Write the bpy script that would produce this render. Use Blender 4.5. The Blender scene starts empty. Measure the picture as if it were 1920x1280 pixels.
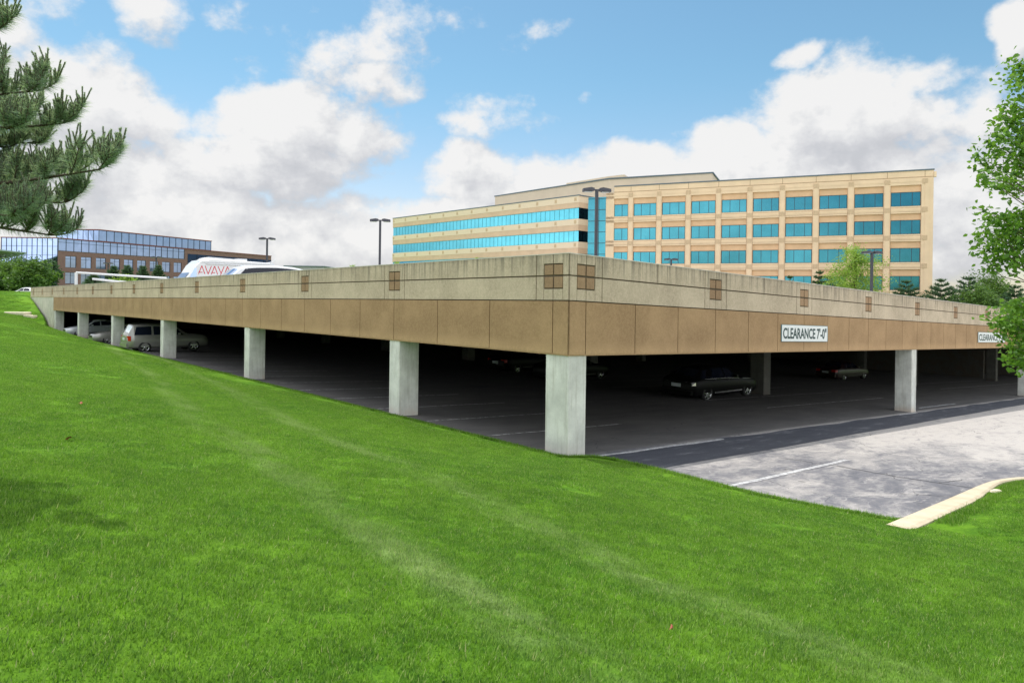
import bpy, bmesh, math, random
import numpy as np
from mathutils import Vector, Matrix
random.seed(7); rng = np.random.default_rng(11)
sc = bpy.context.scene
COL = sc.collection
# ------------------------------------------------------------------ camera model
F = 1285.0; TH = math.radians(.75); CY = 555.0; EYE = 3.557
ct, st = math.cos(TH), math.sin(TH)
def ray(px, py):
    x = (px-960)/F; y = -(py-CY)/F
    return Vector((x*ct-y*st, 1.0, x*st+y*ct))
def at(px, py, Y):
    r = ray(px, py); return Vector((r.x*Y, Y, EYE+r.z*Y))
# garage frame: a runs along the right face, b along the left face, corner at C
CX, CYw = 1.261, 15.14
dR = Vector((.74373, .66849, 0)); dL = Vector((-.66849, .74373, 0))
GA, GB = .057, .005          # fall of the lot
RA, RB = .036, .009          # fall of the deck and its parapet
def W(a, b, z=0.0):
    return Vector((CX, CYw, z)) + dR*a + dL*b
def zl(a, b): return -GA*a-GB*b
def zr(a, b): return -RA*a-RB*b
def G(a, b, z=0.0): v = W(a, b); v.z = zl(a, b)+z; return v      # on the lot
def R_(a, b, z): v = W(a, b); v.z = zr(a, b)+z; return v         # relative to garage top
def to_ab(x, y):
    X = x-CX; Y = y-CYw
    return X*dR.x+Y*dR.y, X*dL.x+Y*dL.y
HEAD = math.atan2(dR.y, dR.x)

# ------------------------------------------------------------------ node helpers
class NT:
    def __init__(s, tree): s.t = tree; s.n = tree.nodes; s.l = tree.links
    def add(s, typ, **k):
        n = s.n.new(typ)
        for a, v in k.items(): setattr(n, a, v)
        return n
    def link(s, a, b): s.l.new(a, b)
    def _in(s, sock, v):
        if v is None: return
        if isinstance(v, bpy.types.NodeSocket): s.l.new(v, sock)
        elif isinstance(v, (tuple, list)) and sock.type == 'RGBA' and len(v) == 3: sock.default_value = (*v, 1)
        else: sock.default_value = v
    def math(s, op, a, b=None, c=None, clamp=False):
        n = s.n.new('ShaderNodeMath'); n.operation = op; n.use_clamp = clamp
        for i, v in enumerate((a, b, c)): s._in(n.inputs[i], v)
        return n.outputs[0]
    def vm(s, op, a, b=None, c=None, out=0):
        n = s.n.new('ShaderNodeVectorMath'); n.operation = op
        for i, v in enumerate((a, b, c)):
            if v is not None: s._in(n.inputs[i], v)
        return n.outputs[out]
    def noise(s, vec, scale, detail=4, rough=.55, dist=0):
        n = s.n.new('ShaderNodeTexNoise'); s._in(n.inputs['Vector'], vec)
        n.inputs['Scale'].default_value = scale; n.inputs['Detail'].default_value = detail
        n.inputs['Roughness'].default_value = rough; n.inputs['Distortion'].default_value = dist
        return n.outputs['Fac']
    def ramp(s, fac, pts, interp='LINEAR'):
        n = s.n.new('ShaderNodeValToRGB'); s._in(n.inputs[0], fac); e = n.color_ramp.elements
        n.color_ramp.interpolation = interp
        while len(e) < len(pts): e.new(.5)
        for i, (p, c) in enumerate(pts):
            e[i].position = p; e[i].color = (*c, 1) if isinstance(c, (tuple, list)) else (c, c, c, 1)
        return n.outputs[0]
    def ss(s, v, lo, hi, a=0., b=1.):
        n = s.n.new('ShaderNodeMapRange'); n.interpolation_type = 'SMOOTHSTEP'
        s._in(n.inputs[0], v); n.inputs[1].default_value = lo; n.inputs[2].default_value = hi
        n.inputs[3].default_value = a; n.inputs[4].default_value = b
        return n.outputs[0]
    def mix(s, f, a, b, blend='MIX'):
        n = s.n.new('ShaderNodeMix'); n.data_type = 'RGBA'; n.blend_type = blend
        s._in(n.inputs[0], f); s._in(n.inputs[6], a); s._in(n.inputs[7], b)
        return n.outputs[2]
    def bump(s, h, strength=.3, dist=.01):
        n = s.n.new('ShaderNodeBump'); s._in(n.inputs['Height'], h)
        n.inputs['Strength'].default_value = strength; n.inputs['Distance'].default_value = dist
        return n.outputs[0]
    def scale(s, vec, x, y, z):
        return s.vm('MULTIPLY', vec, (x, y, z))
def new_mat(name):
    m = bpy.data.materials.new(name); m.use_nodes = True
    T = NT(m.node_tree); P = m.node_tree.nodes['Principled BSDF']
    return m, T, P
def sub(T, typ, out): return T.n.new(typ).outputs[out]
_mc = {}
def simple(name, col, rough=.5, metal=0., var=.12, scale=6., bump=0., spec=.5, coat=0.):
    if name in _mc: return _mc[name]
    m, T, P = new_mat(name)
    co = sub(T, 'ShaderNodeTexCoord', 'Object')
    n = T.noise(co, scale, 5, .6)
    lo = tuple(c*(1-var) for c in col); hi = tuple(min(1, c*(1+var)) for c in col)
    T._in(P.inputs['Base Color'], T.ramp(n, [(.3, lo), (.7, hi)]))
    P.inputs['Roughness'].default_value = rough; P.inputs['Metallic'].default_value = metal
    P.inputs['Specular IOR Level'].default_value = spec; P.inputs['Coat Weight'].default_value = coat
    P.inputs['Coat Roughness'].default_value = .05
    if bump: T._in(P.inputs['Normal'], T.bump(T.noise(co, scale*8, 3), bump, .01))
    _mc[name] = m; return m

def aggregate(name, dark, light, streak=0., blotch=.3, fine=90):
    """exposed aggregate precast concrete; UV is metres along / metres up"""
    m, T, P = new_mat(name)
    uv = sub(T, 'ShaderNodeUVMap', 'UV')
    geo = sub(T, 'ShaderNodeNewGeometry', 'Position')
    sp = T.noise(geo, fine, 2, .8)
    big = T.noise(geo, .9, 5, .6)
    med = T.noise(geo, 14, 4, .75)
    c = T.ramp(sp, [(.30, dark), (.70, light)])
    c = T.mix(T.ss(med, .35, .65, 0, .35), c, tuple(x*.72 for x in dark))
    c = T.mix(T.ss(big, .35, .7, 0, blotch), c, tuple(min(1, x*1.25) for x in light))
    if streak:
        s1 = T.noise(T.scale(uv, 5.5, .22, 1), 1.0, 6, .72)
        s2 = T.noise(T.scale(uv, 1.3, .1, 1), 1.0, 3, .6)
        sepn = T.n.new('ShaderNodeSeparateXYZ'); T.link(uv, sepn.inputs[0])
        top = T.ss(sepn.outputs[1], 3.75, 4.5, 0, 1)
        k = T.math('MULTIPLY', T.ss(s1, .45, .60), T.ss(s2, .32, .52))
        k = T.math('MULTIPLY', T.math('MULTIPLY', k, top), streak)
        c = T.mix(k, c, (.085, .08, .07))
        line = T.math('MULTIPLY', T.ss(sepn.outputs[1], 4.40, 4.52), T.ss(s1, .3, .6, .0, .4))
        c = T.mix(line, c, (.12, .11, .095))
    else:
        sepn = T.n.new('ShaderNodeSeparateXYZ'); T.link(uv, sepn.inputs[0])
        low = T.math('MULTIPLY', T.ss(sepn.outputs[1], 2.62, 2.28), T.ss(med, .35, .65, .1, .5))
        c = T.mix(low, c, tuple(min(1, x*1.35) for x in light))
    T._in(P.inputs['Base Color'], c)
    P.inputs['Roughness'].default_value = .92; P.inputs['Specular IOR Level'].default_value = .2
    T._in(P.inputs['Normal'], T.bump(sp, .5, .006))
    return m

# ------------------------------------------------------------------ mesh builder
class MB:
    def __init__(s, fn=None): s.v = []; s.f = []; s.m = []; s.uv = []; s.fn = fn or (lambda x, y, z: (x, y, z)); s.smooth = []
    def add(s, pts, faces, mat=0, uvs=None, smooth=False, raw=False):
        o = len(s.v)
        s.v += [tuple(p) if raw else tuple(s.fn(*p)) for p in pts]
        for f in faces:
            s.f.append([o+i for i in f]); s.m.append(mat); s.smooth.append(smooth)
            if uvs is not None: s.uv.append([uvs[i] for i in f])
            else:
                P = [Vector(pts[i]) for i in f]
                n = (P[1]-P[0]).cross(P[2]-P[0])
                ax = max(range(3), key=lambda k: abs(n[k]))
                s.uv.append([((p.y, p.z) if ax == 0 else (p.x, p.z) if ax == 1 else (p.x, p.y)) for p in P])
        return s
    def box(s, x0, x1, y0, y1, z0, z1, mat=0, nx=1, ny=1):
        for i in range(nx):
            for j in range(ny):
                a0 = x0+(x1-x0)*i/nx; a1 = x0+(x1-x0)*(i+1)/nx; b0 = y0+(y1-y0)*j/ny; b1 = y0+(y1-y0)*(j+1)/ny
                p = [(a0, b0, z0), (a1, b0, z0), (a1, b1, z0), (a0, b1, z0), (a0, b0, z1), (a1, b0, z1), (a1, b1, z1), (a0, b1, z1)]
                s.add(p, [(0, 3, 2, 1), (4, 5, 6, 7), (0, 1, 5, 4), (1, 2, 6, 5), (2, 3, 7, 6), (3, 0, 4, 7)], mat)
        return s
    def tube(s, p0, p1, r0, r1=None, n=10, mat=0, cap=True, smooth=True):
        r1 = r0 if r1 is None else r1
        p0 = Vector(p0); p1 = Vector(p1); d = (p1-p0)
        if d.length < 1e-6: return s
        d.normalize(); u = d.orthogonal().normalized(); w = d.cross(u)
        pts = []
        for (p, r) in ((p0, r0), (p1, r1)):
            for k in range(n):
                t = 2*math.pi*k/n; pts.append(p+u*math.cos(t)*r+w*math.sin(t)*r)
        fs = [(k, (k+1) % n, n+(k+1) % n, n+k) for k in range(n)]
        s.add(pts, fs, mat, smooth=smooth)
        if cap: s.add(pts, [tuple(range(n))[::-1], tuple(range(n, 2*n))], mat)
        return s
    def path(s, pts, rs, n=6, mat=0):
        for i in range(len(pts)-1): s.tube(pts[i], pts[i+1], rs[i], rs[i+1], n, mat, cap=False)
        return s
    def lathe(s, prof, n=24, axis='y', c=(0, 0, 0), mat=0, smooth=True):
        pts = []
        for (r, h) in prof:
            for k in range(n):
                t = 2*math.pi*k/n
                q = (r*math.cos(t), h, r*math.sin(t)) if axis == 'y' else (r*math.cos(t), r*math.sin(t), h)
                pts.append((c[0]+q[0], c[1]+q[1], c[2]+q[2]))
        fs = []
        for i in range(len(prof)-1):
            for k in range(n): fs.append((i*n+k, i*n+(k+1) % n, (i+1)*n+(k+1) % n, (i+1)*n+k))
        s.add(pts, fs, mat, smooth=smooth); return s
    def build(s, name, mats, parent=None, recalc=True, matrix=None, sharp=None):
        me = bpy.data.meshes.new(name); me.from_pydata(s.v, [], s.f)
        if not isinstance(mats, (list, tuple)): mats = [mats]
        for m in mats: me.materials.append(m)
        me.polygons.foreach_set('material_index', s.m)
        me.polygons.foreach_set('use_smooth', s.smooth)
        uvl = me.uv_layers.new(name='UVMap')
        flat = [c for f in s.uv for q in f for c in q]
        uvl.data.foreach_set('uv', flat)
        if recalc:
            bm = bmesh.new(); bm.from_mesh(me); bmesh.ops.recalc_face_normals(bm, faces=bm.faces); bm.to_mesh(me); bm.free()
        if sharp: me.set_sharp_from_angle(angle=math.radians(sharp))
        o = bpy.data.objects.new(name, me); COL.objects.link(o)
        if parent: o.parent = parent
        if matrix is not None: o.matrix_local = matrix
        return o
def thing(name, label, cat, loc=(0, 0, 0), rz=0., group=None):
    o = bpy.data.objects.new(name, None); COL.objects.link(o); o.empty_display_size = .3
    o.location = loc; o.rotation_euler = (0, 0, rz); o['label'] = label; o['category'] = cat
    if group: o['group'] = group
    return o
def tag(o, label, cat, group=None):
    o['label'] = label; o['category'] = cat
    if group: o['group'] = group
    return o
def struct(o, kind='structure'): o['kind'] = kind; return o
def copy_tree(o, parent=None):
    c = o.copy(); COL.objects.link(c)
    if parent: c.parent = parent
    for ch in list(o.children): copy_tree(ch, c)
    return c
def rel(parent_loc, fn):      # mapping into a thing whose empty sits at parent_loc, unrotated
    pl = Vector(parent_loc)
    return lambda x, y, z: tuple(Vector(fn(x, y, z))-pl)

# ------------------------------------------------------------------ materials
M_up = aggregate('aggregate_beige', (.355, .285, .20), (.68, .57, .43), streak=.6)
M_lo = aggregate('aggregate_tan', (.265, .165, .085), (.475, .32, .18))
M_em = aggregate('aggregate_emblem', (.245, .155, .09), (.42, .285, .175))
M_joint = simple('joint_dark', (.10, .075, .05), .9)
M_cap = simple('coping_concrete', (.6, .57, .5), .8, var=.1, scale=2)
def concrete(name, col, stain=.4):
    m, T, P = new_mat(name); geo = sub(T, 'ShaderNodeNewGeometry', 'Position')
    uv = sub(T, 'ShaderNodeUVMap', 'UV')
    n1 = T.noise(geo, 1.6, 6, .65); n2 = T.noise(T.scale(uv, 6, .5, 1), 1, 5, .7); n3 = T.noise(geo, 60, 3, .7)
    c = T.ramp(n1, [(.3, tuple(x*.66 for x in col)), (.65, col)])
    c = T.mix(T.ss(n2, .46, .66, 0, stain), c, (col[0]*.48, col[1]*.46, col[2]*.40))
    vo = T.n.new('ShaderNodeTexVoronoi'); T.link(geo, vo.inputs['Vector']); vo.inputs['Scale'].default_value = 5.5
    c = T.mix(T.ss(vo.outputs['Distance'], .05, .02, 0, .65), c, (.12, .11, .09))
    c = T.mix(T.ss(n3, .4, .7, 0, .4), c, tuple(x*.66 for x in col))
    sepn = T.n.new('ShaderNodeSeparateXYZ'); T.link(uv, sepn.inputs[0])
    rust = T.math('MULTIPLY', T.ss(sepn.outputs[1], .42, .0), T.ss(n1, .4, .6, .1, .55))
    c = T.mix(rust, c, (col[0]*.62, col[1]*.42, col[2]*.32))
    T._in(P.inputs['Base Color'], c); P.inputs['Roughness'].default_value = .85; P.inputs['Specular IOR Level'].default_value = .25
    T._in(P.inputs['Normal'], T.bump(T.math('ADD', n3, n1), .25, .01))
    return m
M_col = concrete('column_concrete', (.80, .81, .76), .5)
M_wall = concrete('wall_concrete', (.66, .64, .55), .35)
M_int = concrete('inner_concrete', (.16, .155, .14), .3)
def glass_mat(name, col, rough=.14, metal=1., wob=.02):
    m, T, P = new_mat(name); geo = sub(T, 'ShaderNodeNewGeometry', 'Position')
    n = T.noise(geo, .6, 3)
    T._in(P.inputs['Base Color'], T.ramp(n, [(.3, tuple(c*.9 for c in col)), (.7, tuple(min(1, c*1.08) for c in col))]))
    P.inputs['Metallic'].default_value = metal; P.inputs['Roughness'].default_value = rough
    T._in(P.inputs['Normal'], T.bump(T.noise(geo, .8, 2), wob, .05))
    return m
M_gteal = glass_mat('teal_window_glass', (.068, .285, .35))
M_gcyan = glass_mat('cyan_ribbon_glass', (.13, .50, .60))
M_gblue = glass_mat('blue_curtain_glass', (.33, .43, .64), .06)
M_gnavy = glass_mat('navy_glass', (.03, .055, .11), .05)
M_frame = simple('dark_frame', (.03, .04, .06), .4)
M_carglass = simple('car_glass', (.008, .011, .022), .06, var=.05, spec=.32)
M_tyre = simple('tyre_rubber', (.02, .02, .02), .85)
M_rim = simple('alloy_rim', (.62, .63, .65), .22, metal=.9)
M_well = simple('wheel_well', (.008, .008, .008), .95)
M_chrome = simple('chrome', (.75, .75, .76), .12, metal=1.)
M_red = simple('red_lens', (.45, .012, .01), .2, coat=1.)
M_head = simple('headlight_lens', (.7, .75, .8), .1, coat=1.)
M_plate = simple('plate_white', (.55, .6, .62), .5)
M_trimb = simple('black_trim', (.02, .02, .022), .5)
M_white = simple('white_paint', (.68, .69, .71), .25, var=.03, coat=.8)
M_silver = simple('silver_paint', (.27, .265, .25), .3, metal=.3, var=.04, coat=1.)
M_black = simple('black_paint', (.004, .004, .0045), .32, var=.05, spec=.10)
M_pole = simple('lamp_bronze', (.045, .045, .06), .45)
M_lens = simple('lamp_lens', (.7, .72, .75), .2)
M_line = None
M_bark = simple('bark', (.12, .085, .06), .95, var=.35, scale=12, bump=.6)

# ------------------------------------------------------------------ terrain
LOT = [(-.12, 92), (-.12, .0), (.50, -.30), (.70, -.75), (.76, -2.0), (.62, -4.2), (.80, -5.4), (1.02, -6.15), (1.1, -6.46),
       (2.5, -6.46), (5.0, -6.45), (6.0, -6.48), (6.7, -6.58), (7.4, -6.8), (8.3, -7.4), (8.9, -8.3), (9.2, -9.5), (9.3, -34), (96, -34), (96, 92)]
PX = np.array(LOT)
def lot_sd(a, b):
    """signed distance to the lot outline, positive on the lawn side"""
    a = np.asarray(a, float); b = np.asarray(b, float)
    d = np.full(a.shape, 1e9); inside = np.zeros(a.shape, bool)
    n = len(PX)
    for i in range(n):
        p = PX[i]; q = PX[(i+1) % n]; e = q-p
        t = np.clip(((a-p[0])*e[0]+(b-p[1])*e[1])/(e@e), 0, 1)
        d = np.minimum(d, np.hypot(a-(p[0]+t*e[0]), b-(p[1]+t*e[1])))
        c = ((p[1] > b) != (q[1] > b))
        with np.errstate(divide='ignore', invalid='ignore'):
            xi = (q[0]-p[0])*(b-p[1])/(q[1]-p[1])+p[0]
        inside ^= (c & (a < xi))
    return np.where(inside, -d, d)
def sst(x, lo, hi):
    t = np.clip((x-lo)/(hi-lo), 0, 1); return t*t*(3-2*t)
def terrain_ab(a, b):
    a = np.asarray(a, float); b = np.asarray(b, float)
    sd = lot_sd(a, b)
    pl = -GA*np.clip(a, -40, 95)-GB*np.clip(b, -60, 92)
    z = pl+np.where(sd > 0, .012+np.minimum(sd*.5, .035)+.11*np.maximum(0, sd-.07), np.maximum(sd*.5, -.12))
    kk = sst(b, 34, 60)
    z = z+np.where(sd > 0, kk*2.0*(1-np.exp(-.42*np.maximum(sd-.1, 0)/2.0)), 0)*(a < .2)*(1-sst(b, 84, 90)*0)
    # gentle undulation of the berm
    z = z+np.where(sd > .5, .03*np.sin(a*.9+b*.35)*np.minimum(1, (sd-.5)), 0)
    z = z+np.where((b < -6.4) & (a > .9) & (sd > 0), .045*sst(sd, np.interp(a, [0, 3.8, 6.2], [.30, .30, .12]), np.interp(a, [0, 3.8, 6.2], [.42, .42, .2])), 0)
    z = np.minimum(z, 3.25)
    hill = np.interp(b, [60, 68.2, 70.5, 73.6, 77.9, 81, 86, 100], [-9, -.1, .85, 1.43, 2.28, 2.8, 3.15, 3.3])
    left = 1-sst(a, -.15, .0)
    hill = np.where(b < 90, hill*left-9*(1-left), hill)
    far = np.maximum(sst(a, 97, 104)*1.2-9*(a < 97), -9)
    z = np.where(sd > 0, np.maximum(z, np.maximum(hill, far)), z)
    return z
def terr(x, y):
    a, b = to_ab(x, y); return float(terrain_ab(np.array([a]), np.array([b]))[0])
def grade(lo, hi, fine, core0, core1, grow=1.22):
    v = list(np.arange(core0, core1+1e-6, fine)); s = fine; x = core1
    while x < hi: s *= grow; x += s; v.append(x)
    s = fine; x = core0
    while x > lo: s *= grow; x -= s; v.insert(0, x)
    return np.array(v)
av = grade(-2500, 2500, .22, -16, 11); bv = grade(-2500, 2500, .25, -18, 14, 1.12)
bv = np.sort(np.unique(np.concatenate([bv, np.arange(62, 92, .6)])))
A, B = np.meshgrid(av, bv)
Zt = terrain_ab(A, B)
X = CX+dR.x*A+dL.x*B; Y = CYw+dR.y*A+dL.y*B
nv = A.size; na = len(av); nb = len(bv)
idx = np.arange(nv).reshape(nb, na)
fc = np.stack([idx[:-1, :-1], idx[:-1, 1:], idx[1:, 1:], idx[1:, :-1]], -1).reshape(-1, 4)
me = bpy.data.meshes.new('lawn')
me.from_pydata(np.stack([X, Y, Zt], -1).reshape(-1, 3).tolist(), [], fc.tolist())
me.polygons.foreach_set('use_smooth', [True]*len(me.polygons))
def grass_color(T, tip=None):
    """colour of the turf by place: mower tracks run along the garage's left face"""
    pos = sub(T, 'ShaderNodeNewGeometry', 'Position')
    mp = T.n.new('ShaderNodeMapping'); mp.vector_type = 'TEXTURE'
    mp.inputs['Location'].default_value = (CX, CYw, 0); mp.inputs['Rotation'].default_value = (0, 0, HEAD)
    T.link(pos, mp.inputs['Vector'])
    sp = T.n.new('ShaderNodeSeparateXYZ'); T.link(mp.outputs[0], sp.inputs[0])
    a, b = sp.outputs[0], sp.outputs[1]
    wob = T.noise(T.scale(mp.outputs[0], .12, .12, 0), 1.0, 3, .5)
    a2 = T.math('ADD', a, T.math('MULTIPLY', T.math('SUBTRACT', wob, .5), 1.5))
    a2 = T.math('ADD', a2, T.math('MULTIPLY', b, -.16))
    big = T.noise(T.scale(mp.outputs[0], .35, .2, 0), 1.0, 4, .6)
    med = T.noise(mp.outputs[0], 2.2, 4, .65)
    fine = T.noise(mp.outputs[0], 28, 3, .7)
    c = T.ramp(big, [(.32, (.062, .19, .009)), (.68, (.165, .325, .020))])
    c = T.mix(T.ss(med, .42, .66, 0, .6), c, (.19, .40, .02)); c = T.mix(T.ss(T.noise(mp.outputs[0], 1.1, 5, .7), .5, .34, 0, .5), c, (.045, .16, .006))
    c = T.mix(T.ss(fine, .45, .8, 0, .45), c, (.04, .14, .007))
    cl = T.noise(mp.outputs[0], 9, 4, .75); c = T.mix(T.ss(cl, .52, .70, 0, .6), c, (.028, .105, .006)); c = T.mix(T.ss(cl, .45, .28, 0, .6), c, (.22, .46, .03))
    br = T.noise(T.scale(mp.outputs[0], 1.4, .45, 0), 1.0, 4, .7)
    tracks = None
    for (c0, w) in ((-7.1, .30), (-5.2, .32)):
        d = T.math('ABSOLUTE', T.math('SUBTRACT', a2, c0))
        k = T.ss(d, w*1.5, w*.2)
        tracks = k if tracks is None else T.math('MAXIMUM', tracks, k)
    k = T.math('MULTIPLY', tracks, T.ss(br, .36, .64, .05, .75))
    c = T.mix(k, c, (.30, .40, .15))
    dry = T.ss(T.noise(mp.outputs[0], 5.5, 5, .75), .62, .76, 0, .4)
    c = T.mix(dry, c, (.17, .22, .05))
    return c
m, T, P = new_mat('turf_soil')
c = grass_color(T)
T._in(P.inputs['Base Color'], T.mix(.3, c, (.05, .10, .015)))
P.inputs['Roughness'].default_value = .95; P.inputs['Specular IOR Level'].default_value = .1
T._in(P.inputs['Normal'], T.bump(T.noise(sub(T, 'ShaderNodeNewGeometry', 'Position'), 40, 4, .8), .9, .03))
me.materials.append(m)
lawn = bpy.data.objects.new('lawn', me); COL.objects.link(lawn); struct(lawn)

# pavement -------------------------------------------------------------
m, T, P = new_mat('weathered_asphalt')
pos = sub(T, 'ShaderNodeNewGeometry', 'Position')
mp = T.n.new('ShaderNodeMapping'); mp.vector_type = 'TEXTURE'
mp.inputs['Location'].default_value = (CX, CYw, 0); mp.inputs['Rotation'].default_value = (0, 0, HEAD); T.link(pos, mp.inputs['Vector'])
ab = mp.outputs[0]; sp = T.n.new('ShaderNodeSeparateXYZ'); T.link(ab, sp.inputs[0])
warp = T.n.new('ShaderNodeTexNoise'); T.link(ab, warp.inputs['Vector']); warp.inputs['Scale'].default_value = .8; warp.inputs['Detail'].default_value = 4
wv = T.vm('ADD', ab, T.vm('SCALE', warp.outputs['Color'], None)); 
wv.node.inputs[1].links[0].from_node.inputs['Scale'].default_value = 1.2
n1 = T.noise(T.scale(wv, .34, .75, 1), 1.0, 9, .76); n2 = T.noise(T.scale(ab, 1.4, 3.2, 1), 1.0, 5, .7); n3 = T.noise(ab, 55, 3, .8)
# wear: newer grey sealer patches near the lawn, bleached worn lanes farther right
grad = T.math('ADD', n1, T.math('MULTIPLY', T.ss(T.math('ADD', sp.outputs[0], T.math('MULTIPLY', sp.outputs[1], .8)), 1, 13), .26))
c = T.ramp(grad, [(.42, (.10, .105, .125)), (.50, (.15, .152, .17)), (.57, (.27, .262, .262)), (.70, (.46, .435, .41))])
c = T.mix(T.ss(n2, .5, .68, 0, .55), c, (.37, .36, .35))
c = T.mix(T.ss(n3, .35, .7, 0, .45), c, (.15, .145, .15))
n4 = T.noise(T.scale(wv, .9, 4.5, 1), 1.0, 6, .75); c = T.mix(T.ss(n4, .54, .66, 0, .6), c, (.42, .40, .39)); c = T.mix(T.ss(n4, .46, .34, 0, .45), c, (.11, .115, .135))
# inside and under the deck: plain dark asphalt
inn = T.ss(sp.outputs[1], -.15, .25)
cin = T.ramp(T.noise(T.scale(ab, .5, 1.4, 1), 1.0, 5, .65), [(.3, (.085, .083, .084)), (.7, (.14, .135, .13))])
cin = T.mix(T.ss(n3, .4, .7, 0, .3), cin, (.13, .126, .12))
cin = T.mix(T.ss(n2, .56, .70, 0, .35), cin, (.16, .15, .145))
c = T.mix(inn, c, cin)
vo = T.n.new('ShaderNodeTexVoronoi'); vo.feature = 'DISTANCE_TO_EDGE'; T.link(wv, vo.inputs['Vector']); vo.inputs['Scale'].default_value = .28
crk = T.math('MULTIPLY', T.ss(vo.outputs['Distance'], .004, .0015), T.ss(n2, .45, .52))
c = T.mix(T.math('MULTIPLY', crk, .75), c, (.05, .05, .055))
n5 = T.noise(ab, 130, 2, .8); c = T.mix(T.ss(n5, .5, .75, 0, .4), c, (.09, .09, .095)); vs = T.n.new('ShaderNodeTexVoronoi'); T.link(ab, vs.inputs['Vector']); vs.inputs['Scale'].default_value = 1.1
c = T.mix(T.ss(vs.outputs['Distance'], .11, .05, 0, .5), c, (.08, .08, .085))
T._in(P.inputs['Base Color'], c); P.inputs['Roughness'].default_value = .88; P.inputs['Specular IOR Level'].default_value = .25
T._in(P.inputs['Normal'], T.bump(n3, .5, .008))
M_asph = m
def sheet(name, ranges, mat, dz, parent=None):
    mb = MB(lambda a, b, z: G(a, b, z))
    for (a0, a1, b0, b1) in ranges:
        mb.add([(a0, b0, dz), (a1, b0, dz), (a1, b1, dz), (a0, b1, dz)], [(0, 1, 2, 3)])
    return mb.build(name, mat, parent, recalc=False)
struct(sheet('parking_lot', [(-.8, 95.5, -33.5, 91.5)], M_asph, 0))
# sealed strip in front of the opening
m, T, P = new_mat('sealed_asphalt')
mp = T.n.new('ShaderNodeMapping'); mp.vector_type = 'TEXTURE'; mp.inputs['Location'].default_value = (CX, CYw, 0); mp.inputs['Rotation'].default_value = (0, 0, HEAD)
T.link(sub(T, 'ShaderNodeNewGeometry', 'Position'), mp.inputs['Vector']); ab = mp.outputs[0]
n1 = T.noise(T.scale(ab, .7, 2.6, 1), 1.0, 6, .72); n3 = T.noise(ab, 50, 3, .8)
c = T.ramp(n1, [(.35, (.030, .034, .048)), (.56, (.045, .05, .066)), (.68, (.13, .135, .15))])
T._in(P.inputs['Base Color'], T.mix(T.ss(n3, .45, .75, 0, .4), c, (.09, .09, .10)))
P.inputs['Roughness'].default_value = .8; T._in(P.inputs['Normal'], T.bump(n3, .4, .006)); M_seal = m
mb = MB(lambda a, b, z: G(a, b, z)); N = 60
E0 = []; E1 = []
for i in range(N+1):
    a = -.5+i*(60.5)/N
    E0.append((a, -.12+.05*math.sin(a*1.3)+.03*math.sin(a*4.1)+.012*a*0, .004)); E1.append((a, -1.78+.012*a+.02*math.sin(a*.7), .004))
mb.add(E0+E1, [(i, i+1, N+1+i+1, N+1+i) for i in range(N)]); struct(mb.build('sealed_asphalt_strip', M_seal, recalc=False))
# painted lines
m, T, P = new_mat('worn_white_paint')
pos = sub(T, 'ShaderNodeNewGeometry', 'Position'); n = T.noise(pos, 9, 6, .8)
T._in(P.inputs['Base Color'], T.mix(T.ss(n, .38, .58), (.56, .57, .58), (.27, .27, .28)))
P.inputs['Roughness'].default_value = .8; M_line = m
m, T, P = new_mat('old_stall_paint')
pos = sub(T, 'ShaderNodeNewGeometry', 'Position'); n = T.noise(pos, 7, 6, .8)
T._in(P.inputs['Base Color'], T.mix(T.ss(n, .40, .62), (.5, .5, .5), (.08, .08, .08)))
P.inputs['Roughness'].default_value = .8; M_oline = m
def wob_line(name, a0, a1, b, w, mat, amp=.0, dz=.008):
    mb = MB(lambda a, b, z: G(a, b, z)); n = max(2, int((a1-a0)/.35)); L = []; R = []
    for i in range(n+1):
        a = a0+(a1-a0)*i/n; o = amp*(math.sin(a*2.3)+.5*math.sin(a*5.1+1))
        L.append((a, b+o-w/2, dz)); R.append((a, b+o+w/2, dz))
    mb.add(L+R, [(i, i+1, n+2+i, n+1+i) for i in range(n)]); return struct(mb.build(name, mat, recalc=False))
wob_line('painted_line', .62, 6.1, -.2, .13, M_line, .02)
wob_line('painted_line', .75, 6.25, -3.47, .12, M_line, .006)
wob_line('painted_line', 19.6, 21.6, -.16, .13, M_line, .02)
wob_line('painted_line', 24.2, 29.6, .55, .13, M_line, .02)
wob_line('painted_line', 44.5, 52.5, .8, .14, M_line, .02)
for b in (3.0, 5.7, 8.45, 11.25, 14.0, 16.75, 19.5, 22.3, 25, 27.8, 30.5, 33.3, 36, 38.8, 41.5, 44.3, 47, 49.8):
    wob_line('painted_line', .25, 5.6, b, .10, M_oline, .015)
for b in (3.55, 6.3, 9.05, 11.8, 14.55, 17.3): wob_line('painted_line', 15.7, 28.4, b, .10, M_oline, .01)
for b in (4.9, 7.6): wob_line('painted_line', 42.5, 64, b, .10, M_oline, .01)
mb = MB(lambda a, b, z: G(a, b, z))
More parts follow.
